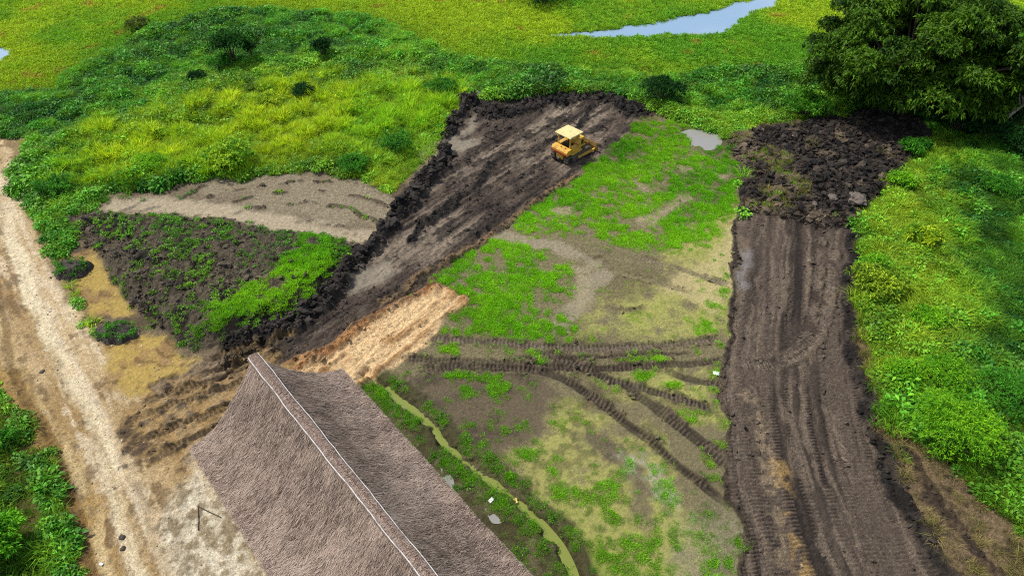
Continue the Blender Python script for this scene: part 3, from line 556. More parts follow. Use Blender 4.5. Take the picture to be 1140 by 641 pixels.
T_WEED = coll('t_weed', [leaf_clump('weed_%d' % k, 46, 0.26, 0.2, 0.17, 0.075, M_LEAF, 50+k) for k in range(3)]+[tuft('weedg_%d' % k, 30, 0.24, 0.2, 0.03, 0.9, M_GRASS, 55+k) for k in range(2)])
T_LEAF = coll('t_leafy', [leaf_clump('leafy_%d' % k, 120, 0.55, 0.6, 0.26, 0.13, M_LEAF, 60+k) for k in range(4)])
T_DRY = coll('t_dry', [tuft('dry_%d' % k, 40, 0.32, 0.3, 0.02, 1.6, M_GRASS, 70+k) for k in range(3)])
def clod_mesh(name, seed, sub=2, amp=0.5, flat=0.75):
    bm = bmesh.new(); bmesh.ops.create_icosphere(bm, subdivisions=sub, radius=1); r = np.random.default_rng(seed); off = r.random(3)*50
    ph = r.normal(size=(7, 3))*2.2; pa = r.random(7)*6.28; ang = r.random()*6.28
    for v in bm.verts:
        c = np.array(v.co); k = 1+amp*float(np.sum(np.sin(ph@c+pa))/3.0)+r.normal()*amp*0.3
        v.co = Vector(c*k); v.co.x *= 1.15; v.co.z *= flat
    me = bpy.data.meshes.new(name); bm.to_mesh(me); bm.free()
    n = len(me.vertices); v = 0.75+0.5*r.random((n, 1)); attr(me, 'vary', 'FLOAT_COLOR', np.hstack([v, v, v, np.ones_like(v)]).astype(np.float32)); return me
def clod_objs():
    out = []
    for k in range(6):
        me = clod_mesh('clod_%d' % k, 80+k); me.materials.append(M_CLODI); out.append(bpy.data.objects.new('clod_%d' % k, me))
    return out
T_CLOD = coll('t_clod', clod_objs())

def scatter_tree():
    g = bpy.data.node_groups.new('scatter', 'GeometryNodeTree'); g.interface.new_socket('Geometry', in_out='INPUT', socket_type='NodeSocketGeometry'); g.interface.new_socket('Geometry', in_out='OUTPUT', socket_type='NodeSocketGeometry')
    return g
def scatter(name, label, collection, P, rot, scl, tint, cat=None):
    me = bpy.data.meshes.new(name); me.vertices.add(len(P)); me.vertices.foreach_set('co', np.ascontiguousarray(P, np.float32).ravel()); me.update()
    attr(me, 'rot', 'FLOAT_VECTOR', rot.astype(np.float32)); attr(me, 'scl', 'FLOAT_VECTOR', scl.astype(np.float32)); attr(me, 'tint', 'FLOAT_COLOR', rgba(tint)); attr(me, 'pick', 'INT', rng.integers(0, 1000, len(P)).astype(np.int32))
    o = link(name, me); g = scatter_tree(); n = g.nodes; l = g.links
    gi = n.new('NodeGroupInput'); go = n.new('NodeGroupOutput'); ip = n.new('GeometryNodeInstanceOnPoints'); ci = n.new('GeometryNodeCollectionInfo'); ci.inputs['Collection'].default_value = collection; ci.inputs['Separate Children'].default_value = True; ci.inputs['Reset Children'].default_value = True
    def na(nm, t):
        x = n.new('GeometryNodeInputNamedAttribute'); x.data_type = t; x.inputs['Name'].default_value = nm; return x.outputs['Attribute']
    l.new(gi.outputs[0], ip.inputs['Points']); l.new(ci.outputs[0], ip.inputs['Instance']); ip.inputs['Pick Instance'].default_value = True
    l.new(na('pick', 'INT'), ip.inputs['Instance Index']); l.new(na('rot', 'FLOAT_VECTOR'), ip.inputs['Rotation']); l.new(na('scl', 'FLOAT_VECTOR'), ip.inputs['Scale']); l.new(ip.outputs[0], go.inputs[0])
    md = o.modifiers.new('scatter', 'NODES'); md.node_group = g
    return tag(o, label, cat, None, 'stuff')
# uniform candidates over the fan the photograph can see (with a margin)
def candidates(per_m2, ymax=125.0, ymin=9.0):
    A = (ymax-ymin)*2*110; n = int(per_m2*A); y = ymin+(ymax-ymin)*rng.random(n); x = (rng.random(n)*2-1)*110; k = np.abs(x) < half_w(y)*1.22; return x[k], y[k]
def pick(field, per_m2, keep=None):
    x, y = candidates(per_m2); g = grid_at(x, y); ok = rng.random(len(x)) < np.clip(field[g], 0, 1)
    x, y, g = x[ok], y[ok], g[ok]; return np.stack([x, y, Zg[g]], 1), g
def mixc(ca, cb, f): return ca*(1-f[:, None])+cb*f[:, None]
# tone of the vegetation: 0 fresh .. 1 dark; and how yellow
vt = np.clip(0.42+0.38*n_big+0.25*n_huge-0.30*n_med, 0, 1); vy = np.clip(0.35+0.5*n_huge-0.3*n_big, 0, 1)
def tone(pts, t=None, y=None, k=0.8, soft=1.6):
    i, w, s_ = region(pts, soft, 3); w = w*k
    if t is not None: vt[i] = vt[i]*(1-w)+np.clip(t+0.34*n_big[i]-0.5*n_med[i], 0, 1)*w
    if y is not None: vy[i] = vy[i]*(1-w)+np.clip(y+0.25*n_big[i], 0, 1)*w
tone([(0, 108), (90, 75), (160, 42), (220, 20), (300, 10), (400, 20), (440, 40), (400, 60), (300, 70), (200, 85), (120, 118), (60, 150), (0, 150)], 0.85, 0.1)
tone([(440, 40), (520, 70), (700, 84), (900, 78), (920, 125), (720, 118), (640, 104), (520, 104)], 0.78, 0.1)
tone([(80, 150), (140, 128), (220, 116), (330, 92), (440, 92), (430, 150), (300, 160), (200, 195), (110, 205)], 0.18, 0.8, 0.75)
tone([(400, 95), (520, 92), (490, 165), (420, 195), (370, 170)], 0.28, 0.25, 0.75)
tone([(960, 250), (1000, 200), (1050, 215), (1060, 330), (1040, 420), (1000, 470), (960, 400), (950, 330)], 0.22, 0.75, 0.7)
tone([(1050, 190), (1140, 170), (1200, 420), (1100, 400), (1060, 300)], 0.62, 0.05, 0.75)
tone([(1020, 500), (1140, 470), (1160, 600), (1100, 590)], 0.5, 0.4, 0.7)
tone([(20, 170), (70, 150), (95, 235), (60, 270), (30, 220)], 0.45, 0.3)
tone([(440, 420), (620, 410), (800, 540), (820, 720), (620, 720)], 0.62, 0.35, 0.9)
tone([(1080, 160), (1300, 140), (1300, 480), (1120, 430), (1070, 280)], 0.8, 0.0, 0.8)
tone([(930, 110), (1140, 100), (1160, 180), (1060, 175), (1040, 150), (950, 128)], 0.95, 0.0, 0.9)  # dark understory greens, with the big tree's shade painted into them
tone([(0, 430), (60, 540), (80, 641), (-50, 641)], 0.7, 0.2)
vt[bank_i] = vt[bank_i]*(1-bank_w)+0.8*bank_w
def green(g, fresh, dark, yel, k=1.0):
    r = rng.random(len(g)); f = np.clip(vt[g]+(r-0.5)*0.35, 0, 1); c = mixc(fresh, dark, f); c = mixc(c, yel, np.clip(vy[g]*0.8+(rng.random(len(g))-0.5)*0.4, 0, 1)*(1-0.65*f)); return c*(0.8+0.4*rng.random((len(g), 1)))*k
def rots(n, tilt=0.15): return np.stack([rng.normal(size=n)*tilt, rng.normal(size=n)*tilt, rng.random(n)*6.283], 1)
def sc1(n, lo, hi, flat=None):
    s = lo+(hi-lo)*rng.random(n); z = s*(1 if flat is None else flat); return np.stack([s, s, z], 1)
P, g = pick(veg['short'], 60); n = len(P)
scatter('short_grass', 'short bright green grass on the plots between mud tracks', T_SHORT, P, rots(n), sc1(n, 0.6, 1.25)*(0.55+0.5*np.clip(veg['short'][g], 0, 1))[:, None], green(g, S(122, 198, 24), S(72, 140, 20), S(172, 204, 40), 1.45), 'grass')
P, g = pick(veg['meadow'], 16); n = len(P); s = sc1(n, 0.6, 1.3)*(1+0.6*np.clip(0.5*n_big[g]+0.8*n_med[g], -0.75, 0.55))[:, None]
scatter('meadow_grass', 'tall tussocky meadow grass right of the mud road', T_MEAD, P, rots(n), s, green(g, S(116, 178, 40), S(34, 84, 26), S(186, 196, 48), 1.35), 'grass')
P, g = pick(veg['reed'], 7); n = len(P); s = sc1(n, 0.4, 0.95)*(1+0.75*np.clip(0.5*n_big[g]+1.0*n_med[g], -0.75, 1))[:, None]
scatter('reed_grass', 'yellow green feathery reeds left of the scraped strip', T_REED, P, rots(n), s, green(g, S(124, 182, 30), S(44, 100, 24), S(200, 206, 36), 1.65), 'grass')
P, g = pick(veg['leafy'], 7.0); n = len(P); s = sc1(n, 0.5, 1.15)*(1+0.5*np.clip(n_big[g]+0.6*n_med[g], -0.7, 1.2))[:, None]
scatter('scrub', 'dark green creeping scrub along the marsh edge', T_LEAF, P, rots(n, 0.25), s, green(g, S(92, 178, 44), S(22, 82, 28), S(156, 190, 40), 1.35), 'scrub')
P, g = pick(veg['marsh'], 10); n = len(P); f = sst(-0.45, 0.5, n_huge[g]+0.35*n_big[g]+0.3*(rng.random(n)-0.5))
c = mixc(S(166, 192, 34), S(108, 166, 36), f); c = mixc(c, S(176, 150, 60), 0.8*(n_med[g]*n_big[g] > 0.36)); c = mixc(c, S(66, 128, 24), 0.6*np.exp(-np.abs(sd_marsh[g])/3.0))
scatter('marsh_grass', 'yellow green floating marsh grass around the water', T_MARSH, P, rots(n), sc1(n, 0.6, 1.3), c*(0.75+0.5*rng.random((n, 1)))*1.4, 'grass')
P, g = pick(veg['weed'], 26); n = len(P)
scatter('weeds', 'patchy green weeds on the sod bank and ditch banks', T_WEED, P, rots(n, 0.3), sc1(n, 0.35, 0.95), green(g, S(104, 176, 30), S(48, 104, 26), S(150, 180, 40), 1.2), 'weeds')
P, g = pick(veg['dry'], 22); n = len(P)
scatter('dry_grass', 'withered straw coloured grass on the bank right of the mud road', T_DRY, P, rots(n, 0.3), sc1(n, 0.5, 1.2), mixc(S(176, 160, 96), S(112, 118, 48), rng.random(n)**1.5)*(0.7+0.5*rng.random((n, 1))), 'grass')
P, g = pick(clod, 60); n = len(P); sz = 0.022+0.20*rng.random(n)**7+0.05*rng.random(n)**2; sz = sz*(0.65+0.55*(clod[g] > 0.6)); P[:, 2] += sz*0.15
s = np.stack([sz*(0.7+1.0*rng.random(n)), sz*(0.7+0.6*rng.random(n)), sz*(0.5+0.5*rng.random(n))], 1)
c = soil[g]*(0.55+0.6*rng.random((n, 1))); scatter('mud_clods', 'scattered dark crumbs of turned earth along the berms', T_CLOD, P, rots(n, 0.5), s, c, 'clods')
P, g = pick((zone == ZN.index('dirt_road')).astype(np.float32)*0.5, 3); n = len(P); sz = 0.02+0.05*rng.random(n)**3
scatter('pebbles', 'small stones strewn over the sandy dirt road', T_CLOD, P, rots(n, 0.5), np.stack([sz]*3, 1), mixc(S(120, 100, 70), S(210, 196, 168), rng.random(n)), 'stones')

# ------------------------------------------------------------------ shrubs and trees
def tube_arr(pts, rad, seg=7):
    pts = np.asarray(pts, float); n = len(pts); t = np.gradient(pts, axis=0); t /= np.linalg.norm(t, axis=1)[:, None]+1e-9
    a = np.cross(t, np.array([0.31, 0.17, 0.93])); a /= np.linalg.norm(a, axis=1)[:, None]+1e-9; b = np.cross(t, a); th = np.arange(seg)/seg*2*math.pi
    V = pts[:, None, :]+np.asarray(rad)[:, None, None]*(np.cos(th)[None, :, None]*a[:, None, :]+np.sin(th)[None, :, None]*b[:, None, :]); V = V.reshape(-1, 3)
    k = np.arange(n-1)[:, None]*seg; j = np.arange(seg)[None, :]; FA = np.stack([k+j, k+(j+1) % seg, k+seg+(j+1) % seg, k+seg+j], -1).reshape(-1, 4); return V, FA
def join_arr(parts):
    V = []; FA = []; o = 0
    for v, f in parts: V.append(v); FA.append(f+o); o += len(v)
    return np.vstack(V), np.vstack(FA)
M_LEAFG = mat_leaf('tree_leaf', 0.35, inst=False, rough=0.6, spec=0.15); M_FEATH = mat_leaf('shrub_leaf', 0.4, inst=False, rough=0.6, spec=0.15)
M_BARK = mat_plain('bark', S(84, 70, 54), 0.9, dirt=S(50, 42, 34), scale=4, bump=0.5); M_PALE = mat_plain('pale_bark', S(170, 158, 138), 0.9, dirt=S(110, 100, 84), scale=4, bump=0.3)
def foliage(lobes, per, nleaf, L, W, cols, r, droop=0.35, up=0.35):
    """rosettes of leaves over the upper skin of every lobe (centre, radii)"""
    Vs = []; vs = []; ts = []
    for c, R in lobes:
        m = max(4, int(per*(0.7+0.6*r.random()))); d = r.normal(size=(m, 3)); d[:, 2] = np.where(d[:, 2] < -0.35, -d[:, 2], d[:, 2])+up; d /= np.linalg.norm(d, axis=1)[:, None]
        q = 0.62+0.45*r.random((m, 1))**0.5; C = c+d*q*R; lobe_t = r.random()
        k = nleaf; D = np.repeat(d, k, 0)*0.55+r.normal(size=(m*k, 3))*0.75; PP = np.repeat(C, k, 0)+r.normal(size=(m*k, 3))*L*0.18
        V, _ = leaves(PP, D, L*(0.6+0.7*r.random(m*k)), W*(0.6+0.7*r.random(m*k)), r, droop); Vs.append(V)
        f = np.clip(0.55*lobe_t+0.5*np.repeat(r.random(m), k)+0.15*r.normal(size=m*k), 0, 1); ts.append(np.repeat(mixc(cols[0], cols[1], f), 4, 0)); vs.append(np.repeat(0.75+0.5*r.random(m*k), 4))
    V = np.vstack(Vs); return V, np.arange(len(V)).reshape(-1, 4), np.vstack(ts), np.concatenate(vs)
def fol_mesh(name, lobes, per, nleaf, L, W, cols, r, mat, parent, droop=0.35, up=0.35):
    V, FA, t, v = foliage(lobes, per, nleaf, L, W, cols, r, droop, up); me = mesh_np(name, V, FA); attr(me, 'tint', 'FLOAT_COLOR', rgba(t)); attr(me, 'vary', 'FLOAT_COLOR', rgba(np.stack([v]*3, 1))); return link(name, me, parent, mat)
def shrub(name, label, px, py, rad, h, cols, seed, nl=14, per=26, L=0.24, W=0.09, cat='bush', mat=None, nleaf=7, group=None, stem_h=0.0, flatten=0.55, up=0.35, bark=None):
    r = np.random.default_rng(seed); b = spot(px, py); e = empty(name, b); lobes = []; stems = []
    for k in range(nl):
        a = k*2.4+r.random()*0.8; q = math.sqrt((k+0.4)/nl)*0.72*rad; zz = stem_h+(h-stem_h)*(0.42+0.30*(1-(q/rad)**2)*r.uniform(0.6, 1.25)); rr = rad*r.uniform(0.28, 0.46)
        c = np.array([q*math.cos(a), q*math.sin(a), zz]); lobes.append((c, np.array([rr, rr, min(rr*flatten*1.5, zz*0.9)])))
        base = np.array([0.08*math.cos(a)*rad, 0.08*math.sin(a)*rad, -0.1]); m = base*0.4+c*np.array([0.35, 0.35, 0.55]); stems.append(tube_arr(smooth_line(np.array([base, m, c]), 3), np.linspace(0.05, 0.015, 7)*(0.6+0.4*rad), 5))
    fol_mesh('crown', lobes, per, nleaf, L, W, cols, r, mat or M_FEATH, e, 0.25, up)
    V, FA = join_arr(stems); link('stems', mesh_np('stems', V, FA, True), e, bark or M_BARK)
    return tag(e, label, cat, group)
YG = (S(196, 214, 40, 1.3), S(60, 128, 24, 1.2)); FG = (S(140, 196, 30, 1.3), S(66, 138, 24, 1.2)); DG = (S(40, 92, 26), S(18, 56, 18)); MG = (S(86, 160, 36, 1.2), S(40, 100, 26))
shrub('leafy_bush', 'spiky yellow green bush leaning over the right edge of the mud road', 972, 326, 2.0, 1.9, (S(178, 204, 48, 1.3), S(40, 100, 20)), 201, 16, 26, 0.34, 0.11)
shrub('leafy_bush', 'smaller yellow green bush in the meadow above the roadside one', 1022, 270, 1.6, 1.3, YG, 202, 11, 22, 0.32, 0.11)
shrub('feathery_bush', 'large bright feathery bush in the lower right meadow', 1053, 492, 2.9, 2.9, FG, 203, 26, 60, 0.20, 0.05, nleaf=9)
shrub('feathery_bush', 'bright green tufted bush just above the large feathery one', 1045, 425, 2.0, 1.6, FG, 204, 15, 40, 0.2, 0.05, nleaf=8)
shrub('feathery_bush', 'green bush at the right frame edge behind the large feathery one', 1125, 455, 2.6, 1.9, MG, 205, 16, 40, 0.22, 0.06, nleaf=8)
shrub('leafy_bush', 'bright green bush at the lower left corner beside the dirt road', -4, 618, 2.0, 2.3, (S(128, 196, 34, 1.3), S(60, 136, 24, 1.1)), 206, 22, 44, 0.24, 0.10, nleaf=8)
shrub('leafy_bush', 'low dark bush at the left frame edge above the corner bush', -2, 500, 1.4, 1.2, MG, 220, 9, 24, 0.22, 0.09)
shrub('small_tree', 'small dark flat topped tree standing in the scrub belt', 260, 72, 2.1, 3.9, (S(66, 130, 34), S(20, 62, 18)), 207, 14, 60, 0.4, 0.17, 'tree', M_LEAFG, stem_h=1.8, flatten=0.35)
shrub('slim_shrub', 'slim dark shrub right of the small flat topped tree', 281, 67, 0.75, 2.6, DG, 208, 8, 24, 0.28, 0.1, 'shrub')
shrub('leafy_bush', 'round yellow green bush at the foot of the small tree', 248, 79, 1.5, 1.7, MG, 209, 10, 26, 0.28, 0.1)
shrub('leafy_bush', 'dark conical bush alone right of the small tree', 361, 66, 1.35, 2.9, DG, 210, 12, 30, 0.3, 0.11)
shrub('leafy_bush', 'dark low bush left below the small tree', 222, 92, 1.3, 1.2, DG, 211, 8, 24, 0.3, 0.11)
shrub('leafy_bush', 'dark bush near the middle of the left scrub', 338, 108, 1.3, 1.2, DG, 212, 8, 24, 0.3, 0.11)
shrub('leafy_bush', 'broad leaved yellow green bush at the edge of the silt flat', 258, 186, 2.6, 1.9, (S(178, 206, 44, 1.3), S(70, 140, 26, 1.2)), 213, 16, 30, 0.34, 0.16)
shrub('leafy_bush', 'dark green bush at the upper right end of the scraped strip', 735, 112, 2.6, 2.3, DG, 214, 14, 34, 0.3, 0.12)
shrub('leafy_bush', 'low fresh green bush at the corner of the clod field and meadow', 1018, 172, 1.6, 1.5, MG, 215, 10, 26, 0.3, 0.12)
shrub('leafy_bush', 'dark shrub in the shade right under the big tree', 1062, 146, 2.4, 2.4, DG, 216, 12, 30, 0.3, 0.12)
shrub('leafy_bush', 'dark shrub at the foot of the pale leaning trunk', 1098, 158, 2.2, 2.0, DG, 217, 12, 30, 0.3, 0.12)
shrub('leafy_bush', 'dark shrubs at the top edge beyond the marsh', 602, 3, 4.2, 1.8, DG, 218, 14, 26, 0.4, 0.16)
shrub('leafy_bush', 'olive bush on the rim of the marsh at the top left', 155, 34, 1.9, 1.2, (S(104, 120, 36), S(60, 80, 24)), 219, 9, 22, 0.3, 0.1)
shrub('leafy_bush', 'light leafy bush in front of the big tree beside the clods', 893, 132, 2.4, 2.6, (S(96, 160, 36, 1.2), S(36, 96, 24)), 221, 14, 34, 0.34, 0.13)

for lb, px, py, r_, h_, cl_ in (('low green bush at the very edge of the mud road', 975, 300, 1.2, 0.9, FG), ('small fresh bush at the meadow edge below the clod field', 1000, 208, 1.4, 1.2, FG), ('low fresh bush in the middle of the right meadow', 1030, 360, 1.3, 0.9, FG), ('dark green bush at the right frame edge of the meadow', 1110, 215, 1.8, 1.3, MG), ('fresh green bush left of the large feathery one', 1003, 420, 1.3, 1.0, FG),
        ('bright bush at the right end of the reeds beside the scraped strip', 440, 168, 2.0, 1.5, MG), ('rounded bright bush above the right end of the reeds', 492, 105, 2.2, 1.6, MG), ('fresh green bush among the reeds left of the broad leaved one', 170, 190, 1.8, 1.3, FG), ('dark green bush among the reeds right of the broad leaved one', 395, 190, 1.7, 1.2, MG), ('green bush beside the dirt road at the left edge of the scrub', 62, 215, 1.8, 1.2, MG), ('yellow green bush in the upper reeds', 300, 120, 1.8, 1.4, YG)):
    shrub('leafy_bush', lb, px, py, r_, h_, cl_, int(px*7+py), 11, 26, 0.26, 0.09)
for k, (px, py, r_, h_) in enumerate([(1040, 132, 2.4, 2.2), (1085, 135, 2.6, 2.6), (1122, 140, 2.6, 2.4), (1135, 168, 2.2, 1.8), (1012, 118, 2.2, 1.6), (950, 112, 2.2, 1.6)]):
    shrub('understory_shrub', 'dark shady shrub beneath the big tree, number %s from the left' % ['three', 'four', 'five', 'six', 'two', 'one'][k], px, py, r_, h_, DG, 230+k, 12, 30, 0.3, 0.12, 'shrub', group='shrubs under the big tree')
def big_tree(name, label, px, py, ccen, crad, nl, per, trunk, cols, seed, L=0.62, W=0.19, bark=None, lobe=(1.5, 2.7)):
    r = np.random.default_rng(seed); b = spot(px, py); e = empty(name, b); ccen = np.array(ccen); crad = np.array(crad); lobes = []; k = 0
    while len(lobes) < nl:
        d = r.normal(size=3); d /= np.linalg.norm(d)
        if d[2] < -0.45: continue
        q = r.uniform(0.55, 1.0); c = ccen+d*crad*q; R = r.uniform(*lobe); lobes.append((c, np.array([R, R, R*r.uniform(0.42, 0.62)])))
    fol_mesh('crown', lobes, per, 9, L, W, cols, r, M_LEAFG, e, 0.4, 0.45)
    tr = smooth_line(np.array(trunk), 5); V, FA = tube_arr(tr, np.linspace(0.62, 0.34, len(tr))*(crad[0]/11), 10); link('trunk', mesh_np('trunk', V, FA, True), e, bark or M_BARK)
    limbs = []
    for c, R in lobes[::2]:
        s0 = tr[-1-r.integers(0, 6)]; m = s0*0.5+c*0.5+np.array([0, 0, -0.35*abs(c[2]-s0[2])*0.4]); limbs.append(tube_arr(smooth_line(np.array([s0, m, c]), 4), np.linspace(0.22, 0.05, 9)*(crad[0]/11), 6))
    V, FA = join_arr(limbs); link('limbs', mesh_np('limbs', V, FA, True), e, bark or M_BARK)
    return tag(e, label, 'tree')
big_tree('broadleaf_tree', 'huge dark green spreading tree above the clod field', 997, 124, (0.9, 0.6, 5.3), (12.0, 8.5, 7.0), 210, 78, [(0, 0, -0.3), (-0.3, 0, 1.4), (0.1, 0.1, 3.0), (0.3, 0.3, 4.6)], (S(104, 148, 30), S(16, 50, 12)), 301, 0.46, 0.18, None, (1.1, 2.1))
big_tree('leaning_tree', 'smaller tree with pale leaning trunk at the right edge', 1103, 152, (3.4, 0.6, 5.0), (4.4, 4.0, 3.6), 34, 34, [(0, 0, -0.3), (0.5, 0.1, 1.6), (1.6, 0.3, 3.0), (2.6, 0.4, 4.0)], (S(76, 124, 30), S(26, 70, 20)), 302, 0.42, 0.12, M_PALE, (1.0, 1.7))

# ------------------------------------------------------------------ thatched building
AX = math.radians(-41.4); ax = np.array([math.sin(AX), math.cos(AX), 0]); nn_ = np.array([ax[1], -ax[0], 0])   # ax points away along the ridge, nn_ to the right slope
ZR, ZE = 7.5, 2.75; R0 = un(282, 397, ZR); BL = 26.0
bld = empty('thatched_building', (R0[0], R0[1], 0)); bld.rotation_euler.z = -AX    # local +y runs away along the ridge, +x to the right slope
M_TH = mat_plain('thatch', S(116, 98, 88), 0.95, dirt=S(84, 68, 60), dirt_amt=0.7, scale=2.2, bump=0.6, spec=0.1)
def mat_straw():
    m, n, l, p = new_mat('straw'); a = n.new('ShaderNodeAttribute'); a.attribute_name = 'tint'; l.new(a.outputs['Color'], p.inputs['Base Color']); p.inputs['Roughness'].default_value = 0.8; p.inputs['Specular IOR Level'].default_value = 0.15; return m
M_STRAW = mat_straw()
WL, WR_ = 4.75, 4.70
def prof(t, side, v):
    """t 0 ridge .. 1 eave, v metres along the roof (0 far end, negative towards us)"""
    W_ = WL if side < 0 else WR_; return side*W_*t, ZE+(ZR-ZE)*(1-t)**1.55
def verge(t, side):   # how far the far end juts out at t
    return (0.75*t**1.5 if side < 0 else 0.15*t**1.5)
def slope_pt(t, v, side):
    x, z = prof(t, side, v); y = v+verge(t, side)*np.exp(v/4.0)
    z = z+0.12*(fbm(t*6+side*9, v, 1.8, 3, 2))+0.03*fbm(t*12, v*2+side, 0.8, 2, 3)-0.10*np.sin(np.pi*np.clip(-v/BL, 0, 1)); return np.stack([x*np.ones_like(z), y, z], -1)
for side in (-1, 1):
    nt, nv = 44, 170; t = np.linspace(0, 1, nt); v = np.linspace(0, -BL, nv); T, Vv = np.meshgrid(t, v, indexing='ij'); top = slope_pt(T.ravel(), Vv.ravel(), side)
    rag = (T.ravel() > 0.99); top[rag, 2] += 0.05*rng.normal(size=rag.sum()); top[rag, 0] += side*0.05*rng.normal(size=rag.sum()); bot = top-np.array([0, 0, 0.34]); bot[:, 0] -= side*0.05
    k = (np.arange(nt-1)[:, None]*nv+np.arange(nv-1)[None, :]).ravel(); q1 = np.stack([k, k+1, k+nv+1, k+nv], 1); M_ = nt*nv
    if side > 0: q1 = q1[:, ::-1]
    q2 = q1[:, ::-1]+M_; e1 = (nt-1)*nv+np.arange(nv-1); qe = np.stack([e1, e1+1, e1+1+M_, e1+M_], 1); e2 = np.arange(nt-1)*nv; qg = np.stack([e2, e2+nv, e2+nv+M_, e2+M_], 1); qh = qg+(nv-1)
    me = mesh_np('roof_slope', np.vstack([top, bot]), np.vstack([q1, q2, qe, qg, qh]), False); ro = link('roof_slope', me, bld, M_TH); ro['label'] = 'sunlit left slope of grey brown thatch' if side < 0 else 'right slope of grey brown thatch facing the ditch'
    ns = 90000; t0 = rng.random(ns)*1.0; v0 = -rng.random(ns)*BL; dt = (0.22+0.34*rng.random(ns))/5.2; dv = rng.normal(size=ns)*0.16
    a = slope_pt(np.clip(t0, 0, 1), v0, side); t1 = t0+dt; b2 = slope_pt(np.clip(t1, 0, 1.0), np.clip(v0+dv, -BL, 0), side)
    over = np.clip(t1-1, 0, 0.06)[:, None]; b2 = b2+over*np.array([side*3.5, 0, -3.0]); lift = np.array([side*0.35, 0, 0.9])
    a = a+lift*(0.01+0.02*rng.random((ns, 1))); b2 = b2+lift*(0.02+0.09*rng.random((ns, 1))**2); wd = (0.008+0.014*rng.random((ns, 1))**2)*np.array([0, 1.0, 0])
    V = np.stack([a-wd, a+wd, b2+wd*0.6, b2-wd*0.6], 1).reshape(-1, 3); me = mesh_np('thatch_straw', V, np.arange(4*ns).reshape(-1, 4))
    big = fbm(t0*5, v0, 2.2, 3, 1); tint = mixc(S(186, 164, 147), S(84, 68, 58), np.clip(0.42+0.26*big+0.20*fbm(t0*9.0, v0*3.0, 0.8, 2, 4)+0.30*rng.normal(size=ns), 0, 1)); attr(me, 'tint', 'FLOAT_COLOR', rgba(np.repeat(tint, 4, 0)))
    tag(link('thatch_straw', me, ro, M_STRAW), kind='stuff')
# ridge roll
nv, na = 150, 11; v = np.linspace(0.12, -BL, nv); th = np.linspace(-0.08*math.pi, 1.08*math.pi, na); VV, TT = np.meshgrid(v, th, indexing='ij')
rw = 0.30*(1+0.06*fbm(VV.ravel(), TT.ravel(), 1.2, 3, 1)); rz = ZR-0.16+0.03*fbm(VV.ravel(), 0*VV.ravel(), 2.0, 2, 2)-0.10*np.sin(np.pi*np.clip(-VV.ravel()/BL, 0, 1))
V = np.stack([rw*np.cos(TT.ravel()), VV.ravel(), rz+0.27*np.sin(TT.ravel())*(rw/0.30)], 1); k = (np.arange(nv-1)[:, None]*na+np.arange(na-1)[None, :]).ravel(); FA = np.stack([k, k+1, k+na+1, k+na], 1)
capc = len(V); V = np.vstack([V, [[0, 0.12, ZR-0.35]]]); capf = np.stack([np.arange(na-1), np.full(na-1, capc), np.full(na-1, capc), np.arange(1, na)], 1)
me = mesh_np('ridge_cap', V, FA, True); rc = link('ridge_cap', me, bld, M_TH)
ns = 16000; v0 = 0.1-rng.random(ns)*BL; a0 = rng.random(ns)*math.pi*1.0; da = (0.5+0.5*rng.random(ns))*np.sign(a0-math.pi/2)*0.8; rr = 0.31+0.03*rng.random(ns)
def rp_(a, v, r): return np.stack([r*np.cos(a), v, ZR-0.16+0.27*np.sin(a)*(r/0.30)-0.10*np.sin(np.pi*np.clip(-v/BL, 0, 1))], 1)
A_ = rp_(a0, v0, rr); B_ = rp_(np.clip(a0+da, -0.2, math.pi+0.2), v0+rng.normal(size=ns)*0.1, rr+0.02); wd = (0.010+0.012*rng.random((ns, 1)))*np.array([0, 1.0, 0])
V = np.stack([A_-wd, A_+wd, B_+wd*0.6, B_-wd*0.6], 1).reshape(-1, 3); me = mesh_np('thatch_straw', V, np.arange(4*ns).reshape(-1, 4)); tint = mixc(S(170, 148, 134), S(92, 76, 66), np.clip(0.4+0.3*rng.normal(size=ns), 0, 1)); attr(me, 'tint', 'FLOAT_COLOR', rgba(np.repeat(tint, 4, 0))); tag(link('thatch_straw', me, rc, M_STRAW), kind='stuff')
M_CORD = mat_plain('white_cord', S(206, 203, 198), 0.8, dirt=S(128, 122, 116), dirt_amt=0.9, scale=2.5)
for side in (-1, 1):
    vv = np.linspace(0.05, -BL, 130); off = 0.045*fbm(vv, vv*0+side*3, 1.6, 3, 2); P_ = np.stack([side*(0.30+off), vv, ZR+0.03+0.02*fbm(vv, vv*0+side, 0.9, 2, 1)-0.10*np.sin(np.pi*np.clip(-vv/BL, 0, 1))], 1)
    V, FA = tube_arr(P_, np.full(len(P_), 0.030 if side < 0 else 0.022), 6); o = link('ridge_cord', mesh_np('ridge_cord', V, FA, True), bld, M_CORD); o['label'] = 'white cord along the left side of the ridge' if side < 0 else 'white cord along the right side of the ridge'
M_LOG = mat_plain('log', S(110, 86, 60), 0.85, dirt=S(70, 54, 40), scale=5, bump=0.4)
for x in (-3.7, 3.7):
    for y in np.arange(-1.2, -BL+0.5, -4.0):
        V, FA = tube_arr([(x, y, -0.3), (x, y, 1.5), (x, y, 2.62)], [0.15, 0.14, 0.13], 10); link('post', mesh_np('post', V, FA, True), bld, M_LOG)
    V, FA = tube_arr([(x, -0.6, 2.55), (x, -BL/2, 2.5), (x, -BL+0.4, 2.5)], [0.11]*3, 8); link('wall_plate', mesh_np('wall_plate', V, FA, True), bld, M_LOG)
